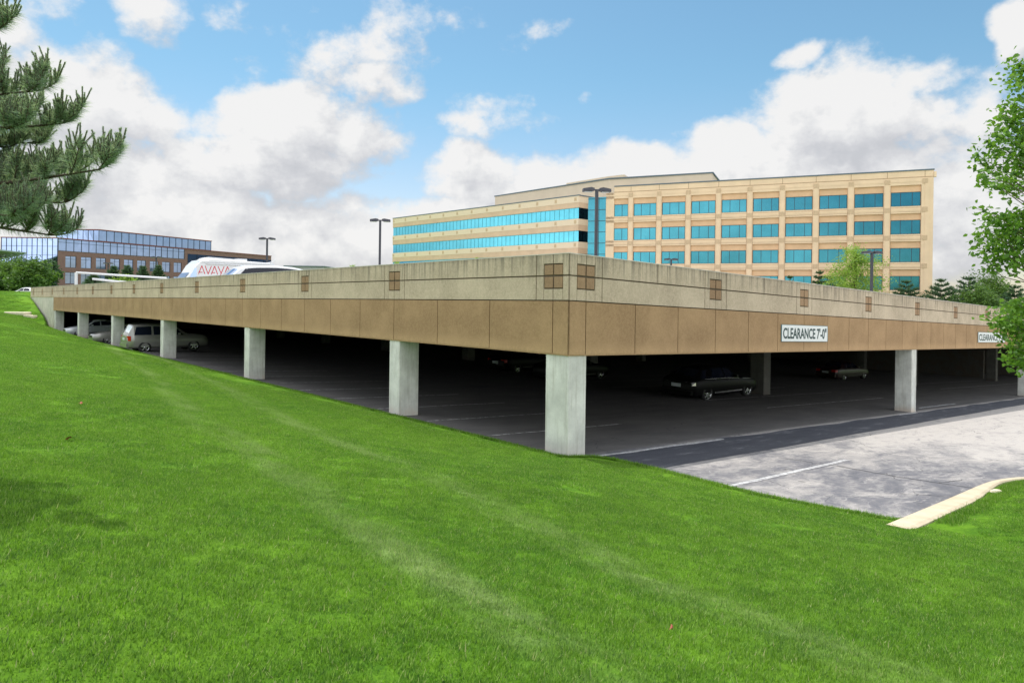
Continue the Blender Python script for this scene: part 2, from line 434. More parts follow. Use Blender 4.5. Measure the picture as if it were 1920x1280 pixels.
for (p, q, w) in (((4.84, -2.44), (5.18, -3.45), .03), ((5.18, -3.45), (5.24, -4.92), .045), ((5.24, -4.92), (5.55, -6.44), .035), ((4.3, -6.42), (6.2, -6.44), .05), ((3.4, -5.6), (4.3, -6.42), .02), ((5.4, -5.7), (6.4, -5.9), .02)):
    n = 14; L = []; R = []
    for i in range(n+1):
        t = i/n; j = (random.random()-.5)*.05
        a = p[0]+(q[0]-p[0])*t; b = p[1]+(q[1]-p[1])*t
        d = Vector((q[1]-p[1], p[0]-q[0])).normalized(); ww = w*(.5+random.random()*.8)/2
        L.append((a+d.x*(j-ww), b+d.y*(j-ww), .005)); R.append((a+d.x*(j+ww), b+d.y*(j+ww), .005))
    mb.add(L+R, [(i, i+1, n+2+i, n+1+i) for i in range(n)])
struct(mb.build('pavement_joint', simple('crack_fill', (.035, .036, .04), .7, scale=9), recalc=False))

# kerb
KL = [(.2, -6.46), (2.5, -6.46), (5.0, -6.45), (6.0, -6.48), (6.7, -6.58), (7.4, -6.8), (8.3, -7.4), (8.9, -8.3), (9.2, -9.5), (9.3, -14), (9.3, -33)]
def smooth_poly(P, k=4):
    out = []
    for i in range(len(P)-1):
        p0 = P[max(0, i-1)]; p1 = P[i]; p2 = P[i+1]; p3 = P[min(len(P)-1, i+2)]
        for j in range(k):
            t = j/k
            out.append(tuple(.5*((2*p1[c])+(-p0[c]+p2[c])*t+(2*p0[c]-5*p1[c]+4*p2[c]-p3[c])*t*t+(-p0[c]+3*p1[c]-3*p2[c]+p3[c])*t**3) for c in (0, 1)))
    out.append(P[-1]); return out
m, T, P = new_mat('kerb_concrete')
pos = sub(T, 'ShaderNodeNewGeometry', 'Position'); n = T.noise(pos, 3, 6, .7)
c = T.ramp(n, [(.3, (.42, .355, .25)), (.7, (.58, .50, .37))]); c = T.mix(T.ss(T.noise(pos, 45, 3, .8), .5, .8, 0, .4), c, (.36, .31, .22))
T._in(P.inputs['Base Color'], c); P.inputs['Roughness'].default_value = .9; T._in(P.inputs['Normal'], T.bump(n, .3, .02)); M_kerb = m
kp = smooth_poly(KL, 5); mb = MB(lambda a, b, z: G(a, b, z))
prof = [(-.03, -.05), (.0, .10), (.03, .135), (.30, .145), (.36, .12), (.38, -.05)]
pts = []
for i, (a, b) in enumerate(kp):
    p = kp[max(0, i-1)]; q = kp[min(len(kp)-1, i+1)]; d = Vector((q[0]-p[0], q[1]-p[1])).normalized(); nrm = (d.y, -d.x)
    kw = float(np.interp(a, [0, 3.8, 6.2, 9.3], [1.0, 1.0, .45, .45]))
    for (o, z) in prof: pts.append((a+nrm[0]*o*kw, b+nrm[1]*o*kw, z))
k = len(prof); fs = []
for i in range(len(kp)-1):
    for j in range(k-1): fs.append((i*k+j, (i+1)*k+j, (i+1)*k+j+1, i*k+j+1))
fs.append(tuple(range(k))); mb.add(pts, fs); struct(mb.build('kerb', M_kerb))

# ------------------------------------------------------------------ parking garage
gp = W(0, 0, 0)
garage = thing('parking_garage', 'long low two level parking garage with beige and tan precast fascia on square concrete columns', 'parking garage', gp)
def gm(side):
    # local (s, d, z): s along face, d outwards, z above lot datum at corner
    if side == 'L': f = lambda s, d, z: R_(-d, s, z)
    else: f = lambda s, d, z: R_(s, -d, z)
    return rel(gp, f)
LB, LR_ = 81.5, 87.0
Ebl = [.5, 7.15]+[7.15+6.02*k for k in range(1, 13)]
Ear = [.56]+[.56+5.39*k for k in range(1, 17)]
T0, T1, TS, TG = 2.25, 4.517, 3.475, 4.035
for side, E, Lm in (('L', Ebl, LB), ('R', Ear, LR_)):
    fn = gm(side); g = .014
    # backing
    mb = MB(fn)
    n = int(Lm/6)
    mb.box(0.02 if side == 'L' else .27, Lm, -.25, -.03, TS+.002, T1-.03, 0, nx=n)
    lowend = 66.6 if side == 'L' else Lm
    mb.box(0.02 if side == 'L' else .27, lowend, -.25, -.03, T0+.01, TS-.002, 0, nx=n)
    mb.build('fascia_backing', M_joint, garage)
    up = MB(fn); lo = MB(fn)
    def panels(target, s0, s1, z0, z1, cuts):
        c = [s0]+sorted(x for x in cuts if s0 < x < s1)+[s1]
        for i in range(len(c)-1): target.box(c[i]+(g if i else 0), c[i+1]-(g if i < len(c)-2 else 0), -.03, 0, z0, z1)
    cutsU = []
    for e in E: cutsU += [e-.55, e+.55]
    mids = [(E[i]+E[i+1])/2 for i in range(len(E)-1)]
    if side == 'R': cutsUp = cutsU+mids
    else: cutsUp = cutsU
    # the strips around emblems are split by the emblem itself
    def band(z0, z1, cuts):
        c = [0.0]+sorted(x for x in cuts if 0.05 < x < Lm)+[Lm]
        for i in range(len(c)-1):
            a, b = c[i]+(g if i else 0), c[i+1]-(g if i < len(c)-2 else 0)
            em = [e for e in E if a < e < b and (b-a) < 1.3]
            if em:
                e = em[0]; ez0 = 3.745 if z0 < TG-.1 else z0; ez1 = z1 if z0 < TG-.1 else 4.30
                for (p, q) in ((a, e-.3-.012), (e+.3+.012, b)): up.box(p, q, -.03, 0, z0, z1)
                if z0 < TG-.1:
                    up.box(e-.3, e-.012, -.03, 0, z0, 3.745-.012); up.box(e+.012, e+.3, -.03, 0, z0, 3.745-.012)
                else:
                    up.box(e-.3, e-.012, -.03, 0, 4.30+.012, z1); up.box(e+.012, e+.3, -.03, 0, 4.30+.012, z1)
            else: up.box(a, b, -.03, 0, z0, z1, nx=max(1, int((b-a)/2.5)))
    band(TG+.016, T1, cutsUp); band(TS+.014, TG-.016, cutsU)
    up.build('upper_fascia', M_up, garage)
    cl = []
    for i in range(len(E)): cl.append(E[i])
    for i in range(len(E)-1): cl += [E[i]+(E[i+1]-E[i])*k/3 for k in (1, 2)]
    panels(lo, 0, lowend, T0+.03, TS-.014, cl)
    lo.box(0, lowend, -.035, -.012, T0, T0+.028, nx=n)      # chamfered drip edge
    lo.build('lower_fascia', M_lo, garage)
    for e in E:
        if e > Lm-1: continue
        eb = MB(fn)
        for (p, q) in ((e-.285, e-.022), (e+.022, e+.285)):
            for (z0, z1) in ((3.765, TG-.024), (TG+.024, 4.282)): eb.box(p, q, -.03, -.008, z0, z1)
        eb.build('emblem', M_em, garage)
    cp = MB(fn); cp.box(.0 if side == 'L' else .3, Lm, -.28, .006, T1+.001, T1+.02, nx=n); cp.build('coping', M_cap, garage)
# columns
def column(a0, a1, b0, b1, mat, corbel=False, nm='column'):
    pz = lambda a, b, z: G(a, b, z)
    f = rel(gp, lambda a, b, z: tuple(Vector((*W(a, b)[:2], zl(a, b)-.05+z))))
    h = (zr(a0, b0)+T0+.012)-(zl(a0, b0)-.05)
    mb = MB(f); c = .018
    pts = []
    ring = [(a0+c, b0), (a1-c, b0), (a1, b0+c), (a1, b1-c), (a1-c, b1), (a0+c, b1), (a0, b1-c), (a0, b0+c)]
    for z in (0, h): pts += [(x, y, z) for x, y in ring]
    per = [0]
    for i in range(8): per.append(per[-1]+math.dist(ring[i], ring[(i+1) % 8]))
    o = random.random()*9
    for i in range(8):
        j = (i+1) % 8
        mb.add([pts[i], pts[j], pts[8+j], pts[8+i]], [(0, 1, 2, 3)], uvs=[(per[i]+o, 0), (per[i+1]+o, 0), (per[i+1]+o, h), (per[i]+o, h)])
    if corbel:
        mb.box(a0-.35, a1+.35, b0, b1, h, h+.5); mb.box(a0-.2, a0, b0+.05, b1-.05, h-.4, h)
    return mb.build(nm, mat, garage)
ka = [0.06, 21.65, 43.3, 64.9]; kb = [.06, 6.9, 18.5, 31.0, 42.9, 54.7, 65.8]
for b in kb[1:]: column(.05, .75, b, b+.55, M_col)
column(.04, .65, .04, .75, M_col)
for a in ka[1:]: column(a, a+.56, .04, .72, M_col)
for a in ka[1:]:
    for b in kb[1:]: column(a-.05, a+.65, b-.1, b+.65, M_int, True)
# deck, beams, rear walls, wing wall
f = rel(gp, lambda a, b, z: R_(a, b, z))
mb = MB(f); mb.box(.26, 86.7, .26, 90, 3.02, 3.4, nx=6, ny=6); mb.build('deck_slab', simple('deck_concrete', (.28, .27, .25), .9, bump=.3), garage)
mb = MB(f)
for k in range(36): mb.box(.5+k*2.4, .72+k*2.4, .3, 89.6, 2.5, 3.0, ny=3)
mb.build('ceiling_beam', M_int, garage)
mb = MB(rel(gp, lambda a, b, z: tuple(Vector((*W(a, b)[:2], z)))))
mb.box(86.72, 87.0, .3, 90.2, -6, 1.0); mb.box(.3, 86.7, 90.0, 90.3, -6, 2.6)
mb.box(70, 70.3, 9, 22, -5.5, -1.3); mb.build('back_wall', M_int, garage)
mb = MB(rel(gp, lambda a, b, z: tuple(Vector((*W(a, b)[:2], z)))))
zt = lambda b: zr(0, b)+TS-.02
bb = [66.45, 69, 72, 75, 78, 81.3]
for i in range(5):
    b0, b1 = bb[i], bb[i+1]
    p = [(.02, b0, -1), (.25, b0, -1), (.25, b1, -1), (.02, b1, -1), (.02, b0, zt(b0)), (.25, b0, zt(b0)), (.25, b1, zt(b1)), (.02, b1, zt(b1))]
    mb.add(p, [(0, 3, 2, 1), (4, 5, 6, 7), (0, 1, 5, 4), (1, 2, 6, 5), (2, 3, 7, 6), (3, 0, 4, 7)])
for z in (.55, 1.35, 2.1): mb.box(.012, .03, 66.5, 81.2, z, z+.03)
mb.box(.3, .6, 66.5, 90, -1, 2.4)
mb.build('retaining_wall', M_wall, garage)

# clearance signs -----------------------------------------------------
def text_mesh(txt, size, sx=1., bold=.0, shear=0):
    cu = bpy.data.curves.new('lettering', 'FONT'); cu.body = txt; cu.size = size; cu.offset = bold; cu.extrude = .0015; cu.resolution_u = 3
    cu.align_x = 'CENTER'; cu.align_y = 'CENTER'
    o = bpy.data.objects.new('tmp', cu); COL.objects.link(o)
    dg = bpy.context.evaluated_depsgraph_get(); me = bpy.data.meshes.new_from_object(o.evaluated_get(dg))
    COL.objects.unlink(o); bpy.data.objects.remove(o)
    xs = [v.co.x for v in me.vertices]; ys = [v.co.y for v in me.vertices]; cx = (min(xs)+max(xs))/2; cy = (min(ys)+max(ys))/2
    for v in me.vertices: v.co.x = (v.co.x-cx)*sx; v.co.y -= cy
    return me
M_sign = simple('sign_white', (.78, .80, .80), .5, var=.03); M_ink = simple('sign_ink', (.02, .05, .055), .5)
M_signedge = simple('sign_edge', (.10, .22, .26), .5)
def a_of(px): t = (px-960)/F; return (t*CYw-CX)/(dR.x-t*dR.y)
def b_of(px): t = (px-960)/F; return (CX-t*CYw)/(-dL.x+t*dL.y)
def clearance(px0, px1, py, hgt, label):
    a0, a1 = a_of(px0), a_of(px1); ac = (a0+a1)/2; w = a1-a0
    p = W(ac, -.012); r = ray((px0+px1)/2, py); zc = EYE+r.z*(p.y)
    t = thing('clearance_sign', label, 'sign', (p.x, p.y, zc), HEAD, 'clearance signs on the tan fascia')
    slope = -RA
    def f(x, y, z): return (x, y, z+slope*x)
    mb = MB(f); mb.box(-w/2, w/2, -.02, 0, -hgt/2, hgt/2); mb.build('sign_panel', M_sign, t)
    mb = MB(f)
    for (x0, x1, z0, z1) in ((-w/2-.012, w/2+.012, hgt/2, hgt/2+.012), (-w/2-.012, w/2+.012, -hgt/2-.012, -hgt/2), (-w/2-.012, -w/2, -hgt/2, hgt/2), (w/2, w/2+.012, -hgt/2, hgt/2)): mb.box(x0, x1, -.024, 0, z0, z1)
    mb.build('sign_rim', M_signedge, t)
    me = text_mesh("CLEARANCE 7'-0\"", hgt*.9, 1, .022*hgt)
    xs = [v.co.x for v in me.vertices]; k = w*.95/(max(xs)-min(xs))
    me.materials.append(M_ink)
    for v in me.vertices:
        x, y, z = v.co; v.co = (x*k, -.0225-z, y+slope*x*k)
    o = bpy.data.objects.new('lettering', me); COL.objects.link(o); o.parent = t
clearance(1465, 1550.5, 625, .52, 'white clearance height sign on the tan fascia below the second and third emblems')
clearance(1834, 1884, 632.5, .52, 'white clearance height sign partly hidden by the leaves of the tree at right')

# ------------------------------------------------------------------ cars
def interp(pts, x):
    return float(np.interp(x, [p[0] for p in pts], [p[1] for p in pts]))
def car(name, label, loc, heading, spec, paint, group=None, rim_spokes=5):
    """local x: front at +L/2 ; y left; z up"""
    L, Wd = spec['L'], spec['W']; top = spec['top']; belt = spec['belt']; bot = spec['bot']
    t = thing(name, label, spec['cat'], loc, heading, group)
    xs = sorted(set([round(p[0], 4) for p in top]+[round(p[0], 4) for p in belt]+[round(p[0], 4) for p in bot]+[.05, .18, .4, L-.05, L-.18, L-.4]))
    wroof = spec.get('roofw', .74)
    def sec(x):
        zt_, zb, zbo = interp(top, x), interp(belt, x), interp(bot, x)
        e = min(x, L-x); hw = Wd/2*(1-.16*max(0, 1-e/.55)**2)
        g = min(1, max(0, (zt_-zb)/.32))
        wt = hw*.90*(1-g)+Wd/2*wroof*g
        return [(0, zbo), (hw*.84, zbo), (hw*.965, zbo+.10), (hw, zbo+.5*(zb-zbo)), (hw*.985, zb-.07), (hw*.955, zb),
                (wt, zt_-.075*g-.025*(1-g)), (wt*.86, zt_-.012), (0, zt_+.02)]
    S = [sec(x) for x in xs]; n = len(S[0])
    def P3(i, j, side): y, z = S[i][j]; return (L/2-xs[i], side*y, z)
    mb = MB(); pts = []; ringn = 2*n-2
    for i in range(len(xs)):
        pts += [P3(i, j, 1) for j in range(n)]+[P3(i, j, -1) for j in range(n-2, 0, -1)]
    fs = []
    for i in range(len(xs)-1):
        for j in range(ringn): fs.append((i*ringn+j, i*ringn+(j+1) % ringn, (i+1)*ringn+(j+1) % ringn, (i+1)*ringn+j))
    fs.append(tuple(range(ringn))[::-1]); fs.append(tuple(range((len(xs)-1)*ringn, len(xs)*ringn)))
    mb.add(pts, fs, 0, smooth=True)
    body = mb.build('body', [paint, M_well], t, sharp=38)
    wr = spec['wr']; wx = spec['wheels']
    # cut wheel arches
    cm = MB()
    for x in wx:
        for s in (-1, 1): cm.tube((L/2-x, s*(Wd/2-.30), wr), (L/2-x, s*(Wd/2+.2), wr), wr+.07, n=28, mat=0)
    cut = cm.build('arch_cutter', M_well)
    md = body.modifiers.new('b', 'BOOLEAN'); md.operation = 'DIFFERENCE'; md.object = cut; md.solver = 'EXACT'
    try: md.material_mode = 'TRANSFER'
    except Exception: pass
    dg = bpy.context.evaluated_depsgraph_get(); nm = bpy.data.meshes.new_from_object(body.evaluated_get(dg))
    body.modifiers.clear(); body.data = nm; COL.objects.unlink(cut); bpy.data.objects.remove(cut)
    nm.name = 'body'
    # wheels
    for x in wx:
        for s in (-1, 1):
            c = (L/2-x, s*(Wd/2-.12), wr)
            wb = MB(); wdt = .11
            wb.lathe([(wr*.66, -wdt), (wr*.9, -wdt*1.02), (wr*.98, -wdt*.8), (wr, -wdt*.4), (wr, wdt*.4), (wr*.98, wdt*.8), (wr*.9, wdt*1.02), (wr*.66, wdt)], 28, 'y')
            w = wb.build('wheel', M_tyre, t, matrix=Matrix.Translation(c))
            rb = MB(); o = s*(wdt-.01)
            rb.lathe([(wr*.70, o), (wr*.67, o+s*.012), (wr*.62, o-s*.03), (wr*.6, -o*.5)], 28, 'y')
            for kk in range(rim_spokes):
                an = 2*math.pi*kk/rim_spokes+.3; d = Vector((math.cos(an), 0, math.sin(an))); q = Vector((-d.z, 0, d.x))
                p0 = d*wr*.08; p1 = d*wr*.66
                v = [p0+q*wr*.10, p0-q*wr*.10, p1-q*wr*.075, p1+q*wr*.075]
                fr = [Vector((a.x, o-s*.005, a.z)) for a in v]; bk = [Vector((a.x, o-s*.05, a.z)) for a in v]
                rb.add(fr+bk, [(0, 1, 2, 3), (0, 1, 5, 4), (1, 2, 6, 5), (2, 3, 7, 6), (3, 0, 4, 7)])
            rb.lathe([(0.0001, o+s*.004), (wr*.13, o+s*.002), (wr*.15, o-s*.02)], 14, 'y')
            r = rb.build('rim', spec.get('rimmat', M_rim), w)
            db = MB(); db.lathe([(.0001, o-s*.06), (wr*.64, o-s*.06)], 20, 'y'); db.build('brake_disc', M_well, w)
    # glass: side windows
    def surf(x, tt, side, off=.006):
        s0 = sec(x); y0, z0 = s0[5]; y1, z1 = s0[6]
        return (L/2-x, side*(y0+(y1-y0)*tt+off), z0+(z1-z0)*tt+.001)
    for (x0, x1, x2, x3) in spec['glass']:     # bottom front, bottom rear, top rear, top front
        for s in (-1, 1):
            gb = MB(); k = 5; pts = []
            for i in range(k+1):
                f_ = i/k
                xb = x0+(x1-x0)*f_; xt = x3+(x2-x3)*f_
                pts.append(surf(xb, .06, s)); 
                ztop = .93
                pts.append(surf(xt, ztop, s))
            gb.add(pts, [(2*i, 2*i+2, 2*i+3, 2*i+1) for i in range(k)], smooth=True)
            gb.build('side_window', M_carglass, t, recalc=False)
    # wind/rear screens
    for key, nmn in (('screen', 'windscreen'), ('rear', 'rear_window')):
        x0, x1 = spec[key]   # low x, high x
        s0 = sec(x0); s1 = sec(x1)
        up_n = 1
        def row(s, x, tt):
            out = []
            a, b, c = s[6], s[7], s[8]
            return [(L/2-x, -a[0]*.93, a[1]), (L/2-x, -b[0], b[1]), (L/2-x, 0, c[1]), (L/2-x, b[0], b[1]), (L/2-x, a[0]*.93, a[1])]
        r0 = row(s0, x0, 0); r1 = row(s1, x1, 1)
        lo_, hi_ = .06, .94
        d = 1 if key == 'screen' else -1
        off = Vector((.008*d, 0, .008))
        A_ = [Vector(p).lerp(Vector(q), lo_)+off for p, q in zip(r0, r1)]; B_ = [Vector(p).lerp(Vector(q), hi_)+off for p, q in zip(r0, r1)]
        gb = MB(); gb.add([tuple(v) for v in A_+B_], [(i, i+1, 6+i, 5+i) for i in range(4)], smooth=True)
        gb.build(nmn, spec.get('rearmat', M_carglass) if key == 'rear' else spec.get('screenmat', M_carglass), t, recalc=False)
    # lights, plate, bumper, mirrors
    zb0 = interp(belt, .1); zb1 = interp(belt, L-.1)
    for s in (-1, 1):
        h = spec['hl']; mb = MB()
        x = L/2-.10
        mb.add([(x+.03, s*(Wd/2*.50), h[0]), (x+.03, s*(Wd/2*.5), h[1]), (x-.03, s*Wd/2*.78, h[1]+.02), (x-.03, s*Wd/2*.78, h[0]), (x-.22, s*(Wd/2*.93), h[0]+.02), (x-.22, s*Wd/2*.93, h[1]+.04),
                (x-.1, s*(Wd/2*.50), h[0]), (x-.1, s*(Wd/2*.5), h[1])],
               [(0, 1, 2, 3), (3, 2, 5, 4), (0, 3, 6), (1, 7, 2), (0, 6, 7, 1)])
        mb.build('headlight', M_head, t)
        h = spec['tl']; x = -L/2+.02; mb = MB(); y0 = spec.get('tlw', .62)
        mb.add([(x-.01, s*Wd/2*y0, h[0]), (x-.01, s*Wd/2*y0, h[1]), (x+.02, s*Wd/2*.86, h[1]), (x+.02, s*Wd/2*.86, h[0]), (x+.17, s*(Wd/2*.975), h[0]), (x+.17, s*(Wd/2*.965), h[1]), (x+.1, s*Wd/2*y0, h[0]), (x+.1, s*Wd/2*y0, h[1])],
               [(0, 1, 2, 3), (3, 2, 5, 4), (0, 3, 6), (1, 7, 2), (0, 6, 7, 1)])
        mb.build('tail_light', spec.get('tlmat', M_red), t)
        cx = spec['glass'][0][0]+.1
        if spec.get('mirror', True):
            sx = sec(cx+.1)[5]; mb = MB(); mb.box(L/2-cx-.25, L/2-cx-.12, s*(sx[0]), s*(sx[0]+.17), sx[1]+.03, sx[1]+.16); mb.build('mirror', paint, t)
        # door handles
        for gx in spec.get('handles', []):
            sx = sec(gx)[4]; mb = MB(); mb.box(L/2-gx-.09, L/2-gx+.09, s*(sx[0]), s*(sx[0]+.025), sx[1]-.04, sx[1]-.01); mb.build('door_handle', spec.get('hmat', paint), t)
        # lower cladding strip and sill
        mb = MB(); x0, x1 = wx[0]+wr+.1, wx[1]-wr-.1; zz = interp(bot, L/2)
        mb.box(L/2-x1, L/2-x0, s*(Wd/2-.03), s*(Wd/2+.012), zz+.13, zz+.19); mb.build('sill_trim', spec.get('stripmat', M_trimb), t)
        if spec.get('waist'):
            mb = MB()
            for (xa, xb) in ((wx[0]-.2, 2.3), (2.3, 3.2), (3.2, wx[1]+.2)):
                ya, za = sec(xa)[5]; yb, zb_ = sec(xb)[5]
                mb.tube((L/2-xa, s*(ya+.004), za), (L/2-xb, s*(yb+.004), zb_), .012, n=6)
            mb.build('waist_trim', M_chrome, t)
    mb = MB(); zz = spec['bump']
    mb.box(-L/2-.05, -L/2+.12, -Wd/2*.88, Wd/2*.88, zz[0], zz[1]); mb.build('rear_bumper', spec.get('bumpmat', paint), t)
    mb = MB(); mb.box(L/2-.11, L/2+.015, -Wd/2*.42, Wd/2*.42, spec['hl'][0]-.04, spec['hl'][1]-.02); mb.build('grille', M_trimb, t)
    mb = MB(); mb.box(-L/2-.022, -L/2-.005, -.26, .26, spec['plz'], spec['plz']+.15); mb.build('number_plate', M_plate, t)
    if spec.get('rails'):
        mb = MB(); a, b = spec['rails']
        for s in (-1, 1):
            yy = s*Wd/2*wroof*.93; zz = interp(top, (a+b)/2)+.05
            mb.tube((L/2-a, yy, zz-.03), (L/2-a-.15, yy, zz+.02), .018); mb.tube((L/2-a-.15, yy, zz+.02), (L/2-b+.15, yy, zz+.02), .018); mb.tube((L/2-b+.15, yy, zz+.02), (L/2-b, yy, zz-.03), .018)
        mb.build('roof_rails', M_trimb, t)
    if spec.get('highlight'):
        pass
    return t
SUV = dict(cat='suv', L=4.8, W=1.87, wr=.37, wheels=(.93, 3.82), roofw=.76,
    top=[(0, .80), (.1, .98), (.35, 1.07), (1.15, 1.14), (1.30, 1.17), (1.98, 1.68), (2.3, 1.74), (3.6, 1.77), (4.45, 1.74), (4.72, 1.22), (4.8, .95)],
    belt=[(0, .74), (.1, .90), (.35, 1.0), (1.3, 1.06), (4.45, 1.10), (4.8, .92)], bot=[(0, .34), (.2, .28), (4.6, .30), (4.8, .42)],
    glass=[(1.55, 2.32, 2.32, 2.02), (2.42, 3.32, 3.32, 2.42), (3.44, 4.42, 4.28, 3.44)], screen=(1.34, 1.94), rear=(4.70, 4.47),
    hl=(.72, .92), tl=(.78, 1.08), tlw=.72, bump=(.38, .62), plz=.80, handles=(2.2, 3.2), rails=(2.15, 4.2), stripmat=M_silver, bumpmat=M_silver, rearmat=M_head)  # rear window takes the pale lens colour to imitate reflected sky
SEDAN = dict(cat='car', L=4.7, W=1.80, wr=.32, wheels=(.90, 3.66), roofw=.68,
    top=[(0, .58), (.08, .70), (.5, .82), (1.25, .94), (1.4, .97), (2.1, 1.36), (2.5, 1.43), (3.0, 1.42), (3.45, 1.32), (4.0, 1.06), (4.15, 1.03), (4.6, .98), (4.7, .80)],
    belt=[(0, .54), (.08, .64), (.5, .76), (1.4, .88), (4.1, .96), (4.6, .90), (4.7, .74)], bot=[(0, .24), (.2, .18), (4.5, .2), (4.7, .32)],
    glass=[(1.62, 2.52, 2.52, 2.10), (2.60, 3.62, 3.32, 2.60)], screen=(1.42, 2.08), rear=(4.0, 3.46),
    hl=(.52, .66), tl=(.70, .88), tlw=.55, bump=(.34, .52), plz=.60, handles=(2.4, 3.35))
VAN = dict(cat='van', L=5.5, W=2.02, wr=.36, wheels=(.95, 4.4), roofw=.80,
    top=[(0, .78), (.08, .95), (.5, 1.08), (.95, 1.16), (1.05, 1.2), (1.72, 1.92), (2.1, 2.06), (3.5, 2.12), (4.6, 2.08), (5.2, 1.97), (5.42, 1.75), (5.5, 1.0)],
    belt=[(0, .72), (.08, .88), (.5, 1.0), (1.0, 1.10), (5.3, 1.22), (5.5, .95)], bot=[(0, .34), (.2, .28), (5.3, .30), (5.5, .42)],
    glass=[(1.35, 5.15, 4.85, 1.98)], screen=(1.08, 1.70), rear=(5.44, 5.24),
    hl=(.72, .92), tl=(.9, 1.3), bump=(.4, .6), plz=.7, handles=(2.3,), screenmat=M_gblue, stripmat=M_white, mirror=True)
import copy as _c
def variant(base, **k): d = _c.deepcopy({a: v for a, v in base.items() if not isinstance(v, bpy.types.Material)}); d.update({a: v for a, v in base.items() if isinstance(v, bpy.types.Material)}); d.update(k); return d
hb = HEAD
# silver SUV at the left opening: rear faces out, nose into the garage
VAN2 = _c.copy(VAN); VAN2['top'] = [(x, z if z < 1.3 else z-.13) for x, z in VAN['top']]
p = G(1.95, 37.6); h_s = HEAD
car('parked_suv', 'silver suv with a red tail light parked nose in behind the left columns', p+Vector((0, 0, 0)), h_s, SUV, M_silver)
# silver sedan nose out
p = G(1.9, 47.4); car('parked_car', 'silver car parked nose out between the fifth and sixth columns', p, HEAD+math.pi, SEDAN, M_silver)
p = G(2.0, 58.6); car('parked_car', 'pale car with only its hood showing in the farthest bay at left', p, HEAD+math.pi, SEDAN, simple('pale_paint', (.55, .58, .62), .3, metal=.2, coat=1.))
# black SUV in the middle of the garage
BS = variant(SEDAN, L=4.95, W=1.92, wr=.37, wheels=(.93, 3.93), roofw=.70,
    top=[(0, .62), (.08, .76), (.5, .89), (1.25, 1.0), (1.42, 1.03), (2.15, 1.46), (2.6, 1.55), (3.4, 1.55), (4.1, 1.44), (4.72, 1.12), (4.88, 1.02), (4.95, .85)],
    belt=[(0, .58), (.08, .70), (.5, .82), (1.42, .95), (4.3, 1.02), (4.88, .95), (4.95, .8)], bot=[(0, .26), (.2, .2), (4.75, .22), (4.95, .34)],
    glass=[(1.66, 2.6, 2.6, 2.18), (2.68, 3.55, 3.55, 2.68), (3.65, 4.45, 4.02, 3.65)], screen=(1.46, 2.1), rear=(4.68, 4.12), hl=(.56, .70), tl=(.76, .90), tlw=.5, tlmat=M_chrome, plz=.66, handles=(2.45, 3.4),
    stripmat=M_chrome, bumpmat=M_black, rearmat=M_carglass, waist=True)
def wheel_place(spec, px, py, px2, head, side):
    """world position of the car so that its near rear wheel stands where pixel (px,py) meets the lot"""
    r = ray(px, py); lo_, hi_ = 5., 200.
    for _ in range(60):
        m_ = (lo_+hi_)/2; x, y = r.x*m_, m_; a, b = to_ab(x, y)
        if EYE+r.z*m_ > zl(a, b): lo_ = m_
        else: hi_ = m_
    x, y = r.x*lo_, lo_
    L = spec['L']; lx = L/2-spec['wheels'][1]; ly = side*(spec['W']/2-.05)
    c, s = math.cos(head), math.sin(head)
    X_, Y_ = x-(lx*c-ly*s), y-(lx*s+ly*c); a, b = to_ab(X_, Y_)
    return Vector((X_, Y_, zl(a, b)))
h_ = math.radians(37)
p = wheel_place(BS, 1326, 749, 0, h_, -1)
car('parked_car', 'black car with bright spoked rims parked left of an inner column', p, h_, BS, M_black, rim_spokes=7)
h_ = math.radians(34)
DS = variant(SEDAN, L=4.8, wr=.34, wheels=(.9, 3.72))
p = wheel_place(DS, 1582, 712, 0, h_, -1)
car('parked_car', 'dark maroon car in the shade between the inner column and the front column', p, h_, DS, simple('maroon_black', (.02, .006, .007), .4, coat=.15))
p = G(18.6, 21.4); car('parked_car', 'dark car barely visible beside the far inner column seen left of the corner column', p, HEAD, variant(SEDAN, L=4.7), M_black)
p = G(17.0, 15.7); car('parked_car', 'dark car barely visible just right of the corner column', p, HEAD, variant(SEDAN, L=4.6), M_black)
# white car on the hill
def on_terr(x, y, dz=0.): return Vector((x, y, terr(x, y)+dz))
q = at(50, 549, 96); car('parked_car', 'white car on top of the grassy hill beyond the garage end', (q.x, q.y, 3.557-.5-.62), math.radians(172), SEDAN, M_white)
# deck vehicles
def deck_z(x, y): a, b = to_ab(x, y); return zr(a, b)+3.402
hx = HEAD+math.pi
vv = W(3.3, 26.4); cx, cy = vv.x, vv.y
dzv = deck_z(cx, cy)
car('passenger_van', 'white passenger van with dark side windows parked on the deck behind the parapet', (cx, cy, dzv+.0), hx, VAN2, M_white)
